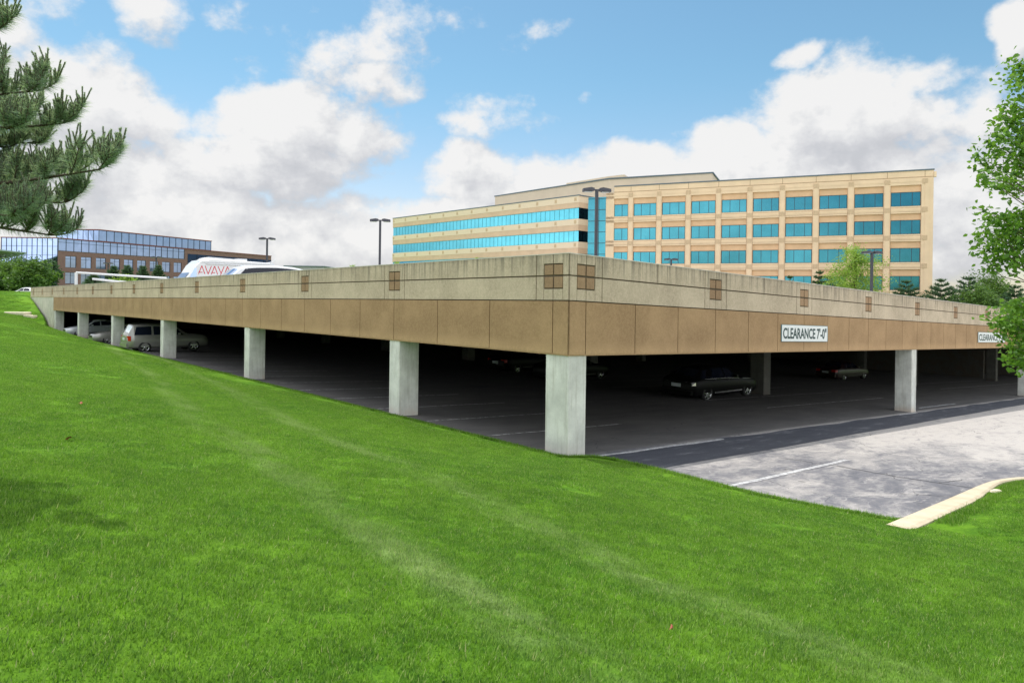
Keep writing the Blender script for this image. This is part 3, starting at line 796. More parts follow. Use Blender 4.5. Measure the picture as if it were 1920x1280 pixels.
# cab-over camper
def camper(loc, head):
    t = thing('camper_van', 'white camper van with red lettering on its side on the deck behind the passenger van', 'camper van', loc, head)
    L, Wd, Hh = 8.0, 2.3, 3.12
    def prof_extrude(name, prof, y0, y1, mat, bev=.12):
        n = len(prof); mb = MB()
        pts = []
        cxp = sum(p[0] for p in prof)/n; czp = sum(p[1] for p in prof)/n
        for (y, k) in ((y0, 1), (y0+bev, 0), (y1-bev, 0), (y1, 1)):
            for (x, z) in prof:
                if k: d = Vector((cxp-x, czp-z)).normalized()*bev*.8; pts.append((x+d.x, y, z+d.y))
                else: pts.append((x, y, z))
        fs = [tuple(range(n)), tuple(range(3*n, 4*n))]
        for r in range(3):
            for i in range(n): fs.append((r*n+i, r*n+(i+1) % n, (r+1)*n+(i+1) % n, (r+1)*n+i))
        mb.add(pts, fs, smooth=True); return mb.build(name, mat, t, sharp=30)
    prof = [(L/2, .45), (L/2+.02, 1.0), (L/2-.35, 1.15), (L/2-.95, 1.35), (L/2-1.6, 2.2), (L/2-1.9, 2.72), (L/2-2.3, 3.1), (L/2-3.0, 3.24), (-L/2+.4, 3.10), (-L/2+.05, 2.8), (-L/2, .5)]
    prof_extrude('body', prof, -Wd/2, Wd/2, M_white)
    # panelled side windows and door on both flanks
    for s in (-1, 1):
        mb = MB(); y = s*(Wd/2+.005)
        mb.add([(L/2-1.35, y, 1.5), (L/2-1.98, y, 1.5), (L/2-1.98, y, 2.52), (L/2-1.86, y, 2.52), (L/2-1.72, y, 2.25)], [(0, 1, 2, 3, 4)]); mb.build('side_window', M_gblue, t, recalc=False)
        mb = MB(); mb.box(L/2-2.0, L/2-1.65, min(s*(Wd/2+.006), s*(Wd/2+.02)), max(s*(Wd/2+.006), s*(Wd/2+.02)), 1.5, 1.68); mb.build('window_latch', M_trimb, t)
    mb = MB(); mb.add([(L/2-1.0, -.95, 1.42), (L/2-1.0, .95, 1.42), (L/2-1.58, .9, 2.16), (L/2-1.58, -.9, 2.16)], [(0, 1, 2, 3)])
    for i in range(len(mb.v)): v = mb.v[i]; mb.v[i] = (v[0]+.03, v[1], v[2]+.02)
    mb.build('windscreen', M_gblue, t, recalc=False)
    for s in (-1, 1):
        mb = MB(); y = s*(Wd/2+.004); ys = sorted((y, y+s*.006))
        for (xa, xb, za, zb_) in ((L/2-4.9, L/2-4.88, .8, 2.85), (L/2-5.8, L/2-5.78, .8, 2.85), (L/2-7.4, L/2-2.05, 1.42, 1.47), (L/2-7.4, L/2-2.05, 2.93, 2.95)): mb.box(xa, xb, ys[0], ys[1], za, zb_)
        mb.build('panel_seam', simple('seam_grey', (.25, .26, .28), .5), t)
        mb = MB(); mb.box(L/2-6.9, L/2-6.1, ys[0], ys[1], 2.0, 2.55); mb.build('side_window', M_carglass, t)
    # roof pod, awning rail, vents
    prof_extrude('roof_pod', [(L/2-2.5, 3.1), (L/2-2.75, 3.3), (L/2-3.0, 3.37), (-L/2+3.2, 3.30), (-L/2+2.8, 3.1)], -.8, .8, M_white, .08)
    mb = MB(); mb.box(-1.9, -1.2, -.36, .36, 3.12, 3.36); mb.build('roof_vent', M_white, t)
    mb = MB(); mb.path([(-L/2+.9, 1.0, 3.08), (-L/2+.5, 1.0, 3.16), (-L/2+.22, 1.0, 3.22), (-L/2+.12, 1.0, 3.42)], [.03]*4, 8); mb.build('rear_rail', M_white, t)
    mb = MB(); mb.tube((L/2-2.6, Wd/2+.04, 2.86), (-L/2+.6, Wd/2+.04, 2.80), .045); mb.build('awning', M_white, t)
    for x in (L/2-.95, -L/2+1.7):
        for s in (-1, 1):
            wb = MB(); wr = .37; w_ = .12
            wb.lathe([(wr*.6, -w_), (wr*.95, -w_), (wr, 0), (wr*.95, w_), (wr*.6, w_)], 22, 'y'); w = wb.build('wheel', M_tyre, t, matrix=Matrix.Translation((x, s*(Wd/2-.02), wr)))
            rb = MB(); rb.lathe([(.0001, s*.09), (wr*.6, s*.06)], 16, 'y'); rb.build('rim', M_rim, w)
    # lettering (thin strokes) on the right flank, which faces the camera with nose to the left
    M_letter = simple('letter_red', (.62, .01, .025), .4, var=.02)
    lm = MB(); y = Wd/2+.012
    def stroke(p, q, w=.05):
        d = (Vector(q)-Vector(p)).normalized(); nn = Vector((-d.y, d.x))*w/2
        P4 = [Vector(p)+nn, Vector(p)-nn, Vector(q)-nn, Vector(q)+nn]
        lm.add([(x0-v.x, y, z0+v.y) for v in P4], [(0, 1, 2, 3)])
    x0, z0 = L/2-2.12, 2.10; hh = .60; ww = .44; adv = .52
    def cA(x): stroke((x, 0), (x+ww*.5, hh)); stroke((x+ww*.5, hh), (x+ww, 0)); stroke((x+.0, .12), (x+.26, .12), .05)
    def cV(x): stroke((x, hh), (x+ww*.5, 0)); stroke((x+ww*.5, 0), (x+ww, hh))
    cA(0); cV(adv*.86); cA(adv*1.72); stroke((adv*2.6, hh), (adv*2.6+ww*.5, .12)); stroke((adv*2.6+.12, -.22), (adv*2.6+ww, hh)); cA(adv*3.5)
    lm.build('lettering', M_letter, t, recalc=False)
    return t
q = at(350, 500, 50)
cx, cy = q.x+dR.x*2.35, q.y+dR.y*2.35
camper((cx, cy, deck_z(cx, cy)), HEAD+math.pi)
q = at(322, 515, 55); cx, cy = q.x+dR.x*1.8, q.y+dR.y*1.8
car('passenger_van', 'small white van whose windscreen shows just left of the camper van', (cx, cy, deck_z(cx, cy)), HEAD+math.pi, variant(VAN, L=5.0, top=[(0, .78), (.08, .95), (.5, 1.05), (.85, 1.1), (1.0, 1.16), (1.6, 1.80), (2.0, 1.92), (3.5, 1.95), (4.4, 1.9), (4.8, 1.75), (4.92, 1.6), (5.0, 1.0)], belt=[(0, .72), (.08, .88), (.5, .98), (1.0, 1.05), (4.8, 1.15), (5.0, .95)], bot=[(0, .34), (.2, .28), (4.8, .30), (5.0, .42)], glass=[(1.35, 4.65, 4.4, 1.9)], screen=(1.02, 1.58), rear=(4.94, 4.83), wheels=(.9, 3.95)), M_white)
q = at(592, 500, 36); cx, cy = q.x+dR.x*2.4, q.y+dR.y*2.4
car('parked_car', 'white car roof showing over the parapet right of the passenger van', (cx, cy, deck_z(cx, cy)+.0), HEAD+math.pi+.0, variant(SUV, rearmat=M_carglass, stripmat=M_white, bumpmat=M_white), M_white)

# ------------------------------------------------------------------ lamps
def lamp(px, pytop, Y, label, base, rot=0., s=1.0):
    q = at(px, pytop, Y); zb = base
    t = thing('parking_lamp', label, 'street lamp', (q.x, q.y, zb), rot, 'twin headed lamps around the deck')
    H = q.z-zb
    mb = MB(); mb.box(-.09*s, .09*s, -.09*s, .09*s, 0, H-.12); mb.build('pole', M_pole, t)
    mb = MB(); mb.box(-.26, .26, -.26, .26, 0, .5 if zb > -90 else .1); mb.build('base', M_wall, t)
    for k in (-1, 1):
        hd = MB(); x0, x1 = .16*k*s, .86*k*s
        pts = [(x0, -.2*s, H-.20), (x0, .2*s, H-.20), (x0, .17*s, H-.04), (x0, -.17*s, H-.04), (k*.36*s, -.27*s, H-.24), (k*.36*s, .27*s, H-.24), (k*.36*s, .23*s, H), (k*.36*s, -.23*s, H),
               (x1, -.24*s, H-.26), (x1, .24*s, H-.26), (x1, .2*s, H-.08), (x1, -.2*s, H-.08)]
        fs = [(0, 3, 2, 1), (8, 9, 10, 11)]
        for r in (0, 4):
            for i in range(4): fs.append((r+i, r+(i+1) % 4, r+4+(i+1) % 4, r+4+i))
        hd.add(pts, fs); hh = hd.build('lamp_head', M_pole, t)
        ln = MB(); ln.box(min(k*.3*s, k*.78*s), max(k*.3*s, k*.78*s), -.17*s, .17*s, H-.285, H-.262); ln.build('lens', M_lens, hh)
    mb = MB(); mb.tube((-.2*s, 0, H-.14), (.2*s, 0, H-.14), .05*s, n=8); mb.build('arm', M_pole, t)
    return t
def dk(px, Y): q = at(px, 500, Y); return deck_z(q.x, q.y)
lamp(1119, 352, 42, 'tall bronze twin headed lamp right behind the garage corner', dk(1119, 42), .1)
lamp(713, 410, 59, 'twin headed lamp left of the striped office wing', dk(713, 59), .1)
lamp(501, 445, 76, 'twin headed lamp rising behind the white vans', dk(501, 76), .1)
lamp(1635, 470, 60, 'twin headed lamp beside the light green tree', dk(1635, 60), .1)
lamp(1258.5, 484, 86, 'small twin headed lamp in front of the windowed office block', dk(1258, 86), .1)
lamp(293, 480.5, 112, 'distant twin headed lamp before the brick building left of the camper van', 3.3, .1)
lamp(203, 492, 130, 'most distant twin headed lamp before the brick building', 3.3, .1)

# ------------------------------------------------------------------ office building
M_cream = simple('precast_cream', (.80, .605, .405), .85, var=.07, scale=.5, bump=.1)
M_peach = simple('precast_peach', (.72, .475, .28), .85, var=.10, scale=.6, bump=.1)
M_sq = simple('precast_square', (.60, .44, .28), .85)
M_brownb = simple('precast_brown', (.68, .49, .335), .85, var=.08, scale=.6)
M_greyroof = simple('roof_edge', (.10, .14, .17), .5)
M_pent = simple('penthouse_panel', (.70, .56, .42), .8, var=.05, scale=.4)
oz = 0.2
office = thing('office_building', 'cream precast office building with teal windows and a curved striped wing behind the garage', 'office building', (30, 115, oz))
ol = (30, 115, oz)
def frame(O, e, n):
    O = Vector((*O, 0)); e = Vector((*e, 0)); n = Vector((*n, 0))
    return rel(ol, lambda u, d, z: tuple(O+e*u+n*d+Vector((0, 0, z))))
O = (59.25, 96.65); e = (-.9151, .4032); n = (-.4032, -.9151)
fm = frame(O, e, n)
WB = [17.12-4.0*k for k in range(5)]; LW = 46.2; U = [3.4+4.7*k for k in range(9)]+[3.4+4.7*9]
wl = MB(fm)
wl.box(0, LW, -30, -.32, oz, 22.1, 0)
# pilasters: right end, between bays, left end
cuts = [(0.0, U[0]-1.88)]+[(U[k]+1.88, U[k+1]-1.88) for k in range(9)]+[(U[9]+1.88, LW)]
for (a, b) in cuts:
    wl.box(a, b, -.32, 0, oz, 21.15, 0); c_ = (a+b)/2
    if b-a > .3: wl.box(c_-min(.28, (b-a)/2-.08), c_+min(.28, (b-a)/2-.08), 0, .05, oz, 21.1, 0)
for k, wb in enumerate(WB+[WB[-1]-4]):
    z0, z1 = wb-1.02, wb
    for u in U:
        wl.box(u-1.88, u+1.88, -.32, 0, z0, z1, 0); wl.box(u-1.88, u+1.88, 0, .03, z0+.42, z0+.62, 0)
        for zz in (z0+.2, z0+.78): wl.box(u-1.88, u+1.88, .0, .012, zz, zz+.045, 2)
        wl.box(u-1.93, u-1.885, 0, .012, z0, z1+3.0, 2); wl.box(u+1.885, u+1.93, 0, .012, z0, z1+3.0, 2)
for u in U: wl.box(u-1.88, u+1.88, -.32, 0, 20.12, 21.15, 0); wl.box(u-1.88, u+1.88, 0, .03, 20.55, 20.75, 0)
wl.box(0, LW, -.32, -.06, 21.15, 22.12, 0)
for wb in WB:
    for u in U: wl.box(u-1.88, u+1.88, -.32, -.22, wb+2.05, wb+3.0, 1)
wl.box(-.35, -.02, -.5, .0, 21.15, 21.9, 0)
for k in range(11): u = 1.05+4.7*k; wl.box(u-.03, u+.03, -.06, -.045, 21.2, 22.1, 2)
wl.box(0, LW, -.06, -.045, 21.16, 21.26, 2)
wl.build('wall', [M_cream, M_peach, simple('precast_joint', (.38, .25, .15), .9)], office)
sq = MB(fm)
for (a, b) in cuts:
    if b-a < .5: continue
    c_ = (a+b)/2 if a > 0 else b-.5
    for z in [wb-.51 for wb in WB[:4]]+[20.64]:
        sq = MB(fm); sq.box(c_-.33, c_+.33, .05, .09, z-.33, z+.33); sq.build('facade_square', M_sq, office)
rf = MB(fm); rf.box(-.1, LW, -30, .02, 22.12, 22.3); rf.build('roof_edge', M_greyroof, office)
for k, wb in enumerate(WB[:4]):
    for u in U:
        wf = MB(fm); w0, w1, z0, z1 = u-1.86, u+1.86, wb+.01, wb+2.04
        t_ = .07
        wf.box(w0, w1, -.31, -.2, z0, z0+t_); wf.box(w0, w1, -.31, -.2, z1-t_, z1)
        for x in (w0, w1-t_, w0+3.72*.27, w0+3.72*.66): wf.box(x, x+t_, -.31, -.21, z0+t_, z1-t_)
        wo = wf.build('window', M_frame, office)
        pn = MB(fm)
        tilt = random.uniform(-.01, .01)
        pn.add([(w0+t_, -.25+tilt, z0+t_), (w1-t_, -.25-tilt, z0+t_), (w1-t_, -.25-tilt, z1-t_), (w0+t_, -.25+tilt, z1-t_)], [(0, 1, 2, 3)])
        pn.build('pane', M_gteal, wo, recalc=False)
# striped wing
Ow = (11.4, 119.4); ew = (-.697, .717); nw = (-.717, -.697); fw = frame(Ow, ew, nw); LWg = 56.6
wg = MB(fw); top = 21.2; z = top; rib = []; lights = []
wg.box(.3, LWg-.3, -25, -.35, oz, top-.1, 1)
seq = [(1.15, 'c'), (.9, 'p'), (1.96, 'g')]+[(1.05, 'c'), (.99, 'p'), (1.96, 'g')]*5
for (hh, kk) in seq:
    z2 = z-hh
    if z2 < oz: break
    if kk == 'c': wg.box(0, LWg, -25, 0, z2, z, 0, nx=1); lights.append((z2+z)/2)
    elif kk == 'p': wg.box(.03, LWg, -25, -.04, z2, z, 1)
    else: rib.append((z2, z))
    z = z2
wg.build('wing_wall', [simple('precast_pale', (.80, .65, .48), .85, var=.05), M_brownb], office)
for z in lights[:4]:
    k = .75
    while k < LWg: sq = MB(fw); sq.box(k-.26, k+.26, 0, .03, z-.3, z+.3); sq.build('wing_square', M_sq, office); k += 4.62
rf = MB(fw); rf.box(-.1, LWg+.05, -25, .05, top, top+.18); rf.build('wing_roof_edge', M_greyroof, office)
for (z0, z1) in rib:
    fr = MB(fw)
    fr.box(.05, LWg-.05, -.22, -.1, z0+.002, z0+.07); fr.box(.05, LWg-.05, -.22, -.1, z1-.09, z1-.002)
    x = 1.15
    while x < LWg-.5: fr.box(x-.025, x+.025, -.15, -.10, z0+.07, z1-.09); x += 1.15
    wo = fr.build('ribbon_window', simple('ribbon_frame', (.08, .38, .46), .4), office)
    pn = MB(fw); pn.box(.06, LWg-.06, -.30, -.14, z0+.07, z1-.09); pn.build('pane', M_gcyan, wo)
    pn = MB(fw); pn.box(.02, .055, -2.6, -.16, z0+.02, z1-.02); pn.build('end_pane', M_gnavy, wo)
# glass slot between wing and block
A_ = Vector((13.25, 121.2)); B_ = Vector((16.8, 119.65)); d = (B_-A_); Ls = d.length; d.normalize(); ns = Vector((-d.y, d.x))*-1
if ns.y > 0: ns = -ns
fs_ = frame(tuple(A_), tuple(d), tuple(ns))
gb = MB(fs_); gb.box(-.3, Ls, -4, -.05, oz, 21.1); g0 = gb.build('glass_slot', M_gteal, office)
gb = MB(fs_)
for z in np.arange(1.3, 21.2, 1.95): gb.box(-.3, Ls, -.05, 0, z, z+.09)
gb.box(-.3, -.2, -.05, .01, oz, 21.1); gb.box(Ls*.5, Ls*.5+.07, -.05, .01, oz, 21.1); gb.box(Ls-.5, Ls+.1, -.05, .0, oz, 21.1); gb.build('glass_slot_frame', M_frame, g0)
# penthouse
K = Vector((18.9, 135.0)); dl = Vector((-.668, .744)); de = Vector((.9151, -.4032))
foot = [K, K+dl*34.7, K+dl*34.7+Vector((.744, .668))*16, K+de*19.6+Vector((.4, .915))*16, K+de*19.6]
def prism(foot, z0, z1, name, mat, par, orig):
    mb = MB(); n = len(foot); o = Vector(orig)
    pts = [(p.x-o.x, p.y-o.y, z0-o.z) for p in foot]+[(p.x-o.x, p.y-o.y, z1-o.z) for p in foot]
    mb.add(pts, [tuple(range(n)), tuple(range(n, 2*n))]+[(i, (i+1) % n, n+(i+1) % n, n+i) for i in range(n)])
    return mb.build(name, mat, par)
prism(foot, 16, 26.8, 'penthouse', M_pent, office, ol)
cen = sum(foot, Vector((0, 0)))/5
prism([p+(p-cen).normalized()*.25 for p in foot], 26.8, 27.02, 'penthouse_edge', M_greyroof, office, ol)
f2 = [K+dl*12+Vector((.3, 1)), K+Vector((0, 1.0)), K+de*3, K+de*3+Vector((.4, .9))*8, K+dl*12+Vector((.744, .668))*8]
prism(f2, 27.03, 27.55, 'roof_screen', M_pent, office, ol)

# ------------------------------------------------------------------ brick and glass building
M_brick = simple('brown_brick', (.215, .125, .115), .9, var=.15, scale=3, bump=.3)
Pb = Vector(((108-960)/F*166, 166)); eb = Vector((.37, .929)); nb_ = Vector((.929, -.37))
el = Vector((-1.0, .02)).normalized(); nl = Vector((-.02, -1.0))
brick = thing('brick_building', 'brown brick office building with reflective blue glass upper floors at left', 'office building', (Pb.x, Pb.y, 3.3))
bl = (Pb.x, Pb.y, 3.3)
def frb(O, e, n):
    O = Vector((*O, 0)); e = Vector((*e, 0)); n = Vector((*n, 0))
    return rel(bl, lambda u, d, z: tuple(O+e*u+n*d+Vector((0, 0, z))))
fb = frb(Pb, eb, nb_); fl = frb(Pb, el, nl)
RZ = 3.557+12.6; GZ = RZ-3.05; BL = 74.0; SPL = 37.5
def curtain(fn, u0, u1, z0, z1, du, zs, mat, par, name='curtain_wall'):
    fr = MB(fn); n = max(1, round((u1-u0)/du)); s = (u1-u0)/n
    for i in range(n+1): x = u0+s*i; fr.box(x-.03, x+.03, .005, .08, z0, z1)
    for z in zs: fr.box(u0, u1, .006, .07, z-.035, z+.035)
    wo = fr.build(name, M_frame, par)
    for i in range(n):
        pass
    pn = MB(fn)
    for i in range(n):
        t1, t2 = random.uniform(-.012, .012), random.uniform(-.012, .012)
        pn.add([(u0+s*i, t1*.3-.02, z0), (u0+s*(i+1), t2*.3-.02, z0), (u0+s*(i+1), t1*.5-.02, z1), (u0+s*i, t2*.5-.02, z1)], [(0, 1, 2, 3)])
    pn.build('glass', mat, wo, recalc=False)
    return wo
mb = MB(fb)
mb.box(0, SPL, -18, -.3, 3.3, RZ-.05)
WU = [2.0+4.0*k for k in range(9)]; rows = [(RZ-7.05, RZ-4.2), (RZ-11.0, RZ-8.2)]
# brick front with openings
zc = [3.3, rows[1][0], rows[1][1], rows[0][0], rows[0][1], GZ]
for (z0, z1) in ((3.3, rows[1][0]), (rows[1][1], rows[0][0]), (rows[0][1], GZ)): mb.box(0, SPL, -.3, 0, z0, z1)
for (z0, z1) in rows:
    ed = [0]+[v for u in WU for v in (u-.15+0.0, u+2.65)]+[SPL]
    for i in range(0, len(ed)-1, 2):
        if ed[i+1] > ed[i]+.05: mb.box(ed[i], ed[i+1], -.3, 0, z0, z1)
mb.box(SPL, BL, -18, -.3, 3.3, RZ-.6)
mb.box(SPL, BL, -.3, 0, 3.3, 8.0); mb.box(SPL, BL, -.3, .05, RZ-1.4, RZ-.1); mb.box(SPL, SPL+1.2, -.3, 0.02, 3.3, RZ-1.4)
mb.box(BL, BL+9, -12, -.5, 3.3, 8.6)
mb.build('wall', M_brick, brick)
for (z0, z1) in rows:
    for u in WU:
        if u+2.65 > SPL: continue
        fr = MB(fb); a, b = u-.15, u+2.65
        for (x0, x1, y0, y1) in ((a, b, z0, z0+.08), (a, b, z1-.08, z1), (a, a+.08, z0, z1), (b-.08, b, z0, z1), ((a+b)/2-.04, (a+b)/2+.04, z0, z1), (a, b, z1-.75, z1-.68)): fr.box(x0, x1, -.2, -.12-.001*x0, y0, y1)
        wo = fr.build('window', M_frame, brick); pn = MB(fb); pn.add([(a, -.19, z0), (b, -.19+random.uniform(-.02, .02), z0), (b, -.19, z1), (a, -.19, z1)], [(0, 1, 2, 3)]); pn.build('pane', M_gblue, wo, recalc=False)
curtain(fb, 0, SPL, GZ, RZ-.1, 1.95, (GZ+.05, GZ+2.1, RZ-.15), M_gblue, brick)
curtain(fb, SPL+1.2, BL, 8.0, RZ-1.4, 3.4, (8.1, 10.6, 13.1), M_gnavy, brick)
ml = MB(fl); ml.box(0.2, 14, -18, -.1, 3.3, RZ-.1); ml.build('side_core', M_frame, brick)
curtain(fl, .15, 14, 3.3, RZ-.1, 1.25, tuple(3.4+2.15*k for k in range(6)), M_gblue, brick)
rf = MB(fb); rf.box(-.2, BL, -18, .25, RZ-.1, RZ+.12); rf.build('roof_edge', simple('red_coping', (.22, .06, .06), .6), brick)
rf = MB(fl); rf.box(0.3, 14.1, -18, .2, RZ-.1, RZ+.12); rf.build('roof_edge', simple('red_coping', (.22, .06, .06), .6), brick)
# set-back upper floor
q0 = Vector(((184-960)/F*176, 176)); z_top = 3.557+(545-431)/F*176
fu = frb(q0, eb, nb_); fu2 = frb(q0, el, nl)
mb = MB(fu); mb.box(.1, 37, -10, -.1, RZ-1, z_top-.1); mb.build('upper_core', M_frame, brick)
curtain(fu, 0, 37, RZ, z_top-.1, 2.15, (RZ+.2, z_top-.15), M_gblue, brick, 'upper_glazing')
curtain(fu2, 0, 11, RZ, z_top-.1, 1.4, (RZ+.2, z_top-.15), M_gblue, brick, 'upper_glazing')
rf = MB(fu); rf.box(-.2, 37.2, -10, .2, z_top-.1, z_top+.12); rf.build('roof_edge', simple('red_coping', (.22, .06, .06), .6), brick)
rf = MB(fu2); rf.box(.3, 11, -8, .2, z_top-.1, z_top+.12); rf.build('roof_edge', simple('red_coping', (.22, .06, .06), .6), brick)
# gabled brick house at the left edge
q = at(-22, 520, 150)
hs = thing('brick_house', 'gabled brick house half hidden behind the trees at the left edge', 'house', (q.x, q.y, 3.3), .15)
mb = MB(); mb.box(-6, 2.1, 0, 10, 0, 6.2); mb.add([(-6, 0.0, 6.2), (2.1, 0.0, 6.2), (2.1, 0.0, 8.6)], [(0, 1, 2)]); mb.build('wall', M_brick, hs)
mb = MB(); mb.add([(-6.4, -.4, 6.2), (2.4, -.4, 8.7), (2.4, 10.4, 8.7), (-6.4, 10.4, 6.2), (-6.4, -.4, 6.5), (2.4, -.4, 9.0), (2.4, 10.4, 9.0), (-6.4, 10.4, 6.5)],
                  [(0, 1, 2, 3), (4, 5, 6, 7), (0, 1, 5, 4), (1, 2, 6, 5), (2, 3, 7, 6), (3, 0, 4, 7)]); mb.build('roof', simple('roof_green', (.35, .42, .40), .6), hs)
# low distant buildings behind the vans
q = at(567, 503, 190); lb = thing('low_building', 'low grey flat roofed building far behind the deck right of the vans', 'building', (q.x, q.y, 3.3))
mb = MB(); mb.box(-5, 6, 0, 14, 0, 7.6); mb.build('wall', simple('far_grey', (.34, .33, .36), .9), lb); mb = MB(); mb.box(-5.2, 6.2, -.2, 14.2, 7.6, 7.9); mb.build('roof', M_greyroof, lb)

# white pipe gate
q0 = at(143, 532, 72); q1 = at(310, 520, 96)
gt = thing('white_gate_frame', 'white steel clearance frame standing at the far end of the deck before the brick building', 'gate frame', (q0.x, q0.y, 2.2))
def gl(px, py, Y): v = at(px, py, Y); return (v.x-q0.x, v.y-q0.y, v.z-2.2)
mb = MB(); a = gl(143, 511, 72); mb.tube((0, 0, 0), a, .15, n=10); mb.build('post', M_white, gt)
mb = MB(); b = gl(312, 521.5, 72); mb.tube(a, b, .11, n=10); mb.build('top_bar', M_white, gt)
mb = MB(); mb.tube((b[0], b[1], 0), b, .14, n=10); mb.build('post', M_white, gt)
mb = MB(); mb.tube(gl(174, 523, 72), gl(228, 529, 72), .12, n=10); mb.tube(gl(225, 528, 72), gl(240, 529.5, 72), .12); mb.build('lower_bar', M_white, gt)

# ------------------------------------------------------------------ vegetation
def leaf_mat(name, c0, c1, trans=.35, rough=.5):
    m, T, P = new_mat(name); geo = sub(T, 'ShaderNodeNewGeometry', 'Position')
    ri = T.n.new('ShaderNodeNewGeometry').outputs['Random Per Island']
    n = T.noise(geo, 1.7, 3, .6)
    f = T.math('ADD', T.math('MULTIPLY', ri, .6), T.math('MULTIPLY', n, .4))
    c = T.ramp(f, [(.2, c0), (.8, c1)])
    T._in(P.inputs['Base Color'], c); P.inputs['Roughness'].default_value = rough; P.inputs['Specular IOR Level'].default_value = .3
    tr = T.n.new('ShaderNodeBsdfTranslucent'); T._in(tr.inputs[0], T.mix(.5, c, (c1[0]*1.6, c1[1]*1.5, c1[2]*.6)))
    mx = T.n.new('ShaderNodeMixShader'); mx.inputs[0].default_value = trans
    T.link(P.outputs[0], mx.inputs[1]); T.link(tr.outputs[0], mx.inputs[2]); T.link(mx.outputs[0], T.n['Material Output'].inputs[0])
    return m
M_leafA = leaf_mat('leaf_maple', (.03, .10, .012), (.17, .34, .05), .45, .35)
M_leafB = leaf_mat('leaf_light', (.12, .24, .03), (.28, .42, .08), .4)
M_leafC = leaf_mat('leaf_mid', (.04, .11, .02), (.13, .23, .05), .3)
M_ndl = leaf_mat('needle_dark', (.03, .075, .035), (.09, .165, .08), .25)
M_ndl2 = leaf_mat('needle_blue', (.06, .15, .11), (.40, .54, .41), .5, .45)
def mesh_np(name, verts, faces, mat, parent, nverts):
    me = bpy.data.meshes.new(name)
    V = np.asarray(verts, dtype=np.float32).reshape(-1, 3); Fn = len(V)//nverts
    me.vertices.add(len(V)); me.vertices.foreach_set('co', V.ravel())
    me.loops.add(len(V)); me.loops.foreach_set('vertex_index', np.arange(len(V), dtype=np.int32))
    me.polygons.add(Fn); me.polygons.foreach_set('loop_start', np.arange(0, len(V), nverts, dtype=np.int32))
    try: me.polygons.foreach_set('loop_total', np.full(Fn, nverts, dtype=np.int32))
    except Exception: pass
    me.materials.append(mat); me.update(calc_edges=True); me.validate()
    o = bpy.data.objects.new(name, me); COL.objects.link(o)
    if parent: o.parent = parent
    return o
def leaf_quads(C, size, r, flat=.5, asp=.55):
    """leaf shaped hexagon-ish quads (rhombus) centred at C"""
    n = len(C)
    d = r.normal(size=(n, 3)); d[:, 2] *= flat; d /= np.linalg.norm(d, axis=1)[:, None]
    u = r.normal(size=(n, 3)); u -= (u*d).sum(1)[:, None]*d; u /= np.linalg.norm(u, axis=1)[:, None]
    s = (size*(.6+.8*r.random(n)))[:, None]
    return np.stack([C-d*s*.5, C+u*s*asp*.5-d*s*.05, C+d*s*.5, C-u*s*asp*.5-d*s*.05], 1).reshape(-1, 3)
def broadleaf(name, label, loc, H, Rc, leafn, leafs, mat, seed, trunk_h=.25, clumps=26, group=None, asym=(0, 0), squash=1.):
    r = np.random.default_rng(seed); t = thing(name, label, 'tree', loc, 0, group)
    tb = MB(); tr = max(.06, H*.018)
    tb.path([(0, 0, -.2), (0, 0, H*trunk_h), (Rc*.05, 0, H*.6), (0, 0, H*.9)], [tr*1.3, tr, tr*.6, tr*.15], 8)
    cl = []
    for i in range(clumps):
        f = (i+.5)/clumps; hz = trunk_h+(1-trunk_h)*f
        prof = math.sin(math.pi*min(1, .12+f*.9))**.7
        an = i*2.4+r.random()*.8; rad = Rc*prof*(.35+.6*r.random())
        c = np.array([math.cos(an)*rad+asym[0], math.sin(an)*rad+asym[1], H*hz])
        cl.append(c)
        tb.path([(0, 0, H*(trunk_h*.8+(hz-trunk_h)*.6)), (c[0]*.5, c[1]*.5, H*hz-.12*Rc), tuple(c)], [tr*.35, tr*.22, tr*.06], 5)
    tb.build('trunk', M_bark, t)
    per = leafn//clumps; Cs = []
    for c in cl:
        rr = Rc*(.26+.22*r.random())
        sub_n = 7; subc = c+r.normal(size=(sub_n, 3))*rr*.55*np.array([1, 1, .75])
        k = r.integers(0, sub_n, per)
        Cs.append(subc[k]+r.normal(size=(per, 3))*rr*.30*np.array([1, 1, .7]))
    C = np.concatenate(Cs); 
    mesh_np('crown', leaf_quads(C, leafs, r), None, mat, t, 4)
    return t
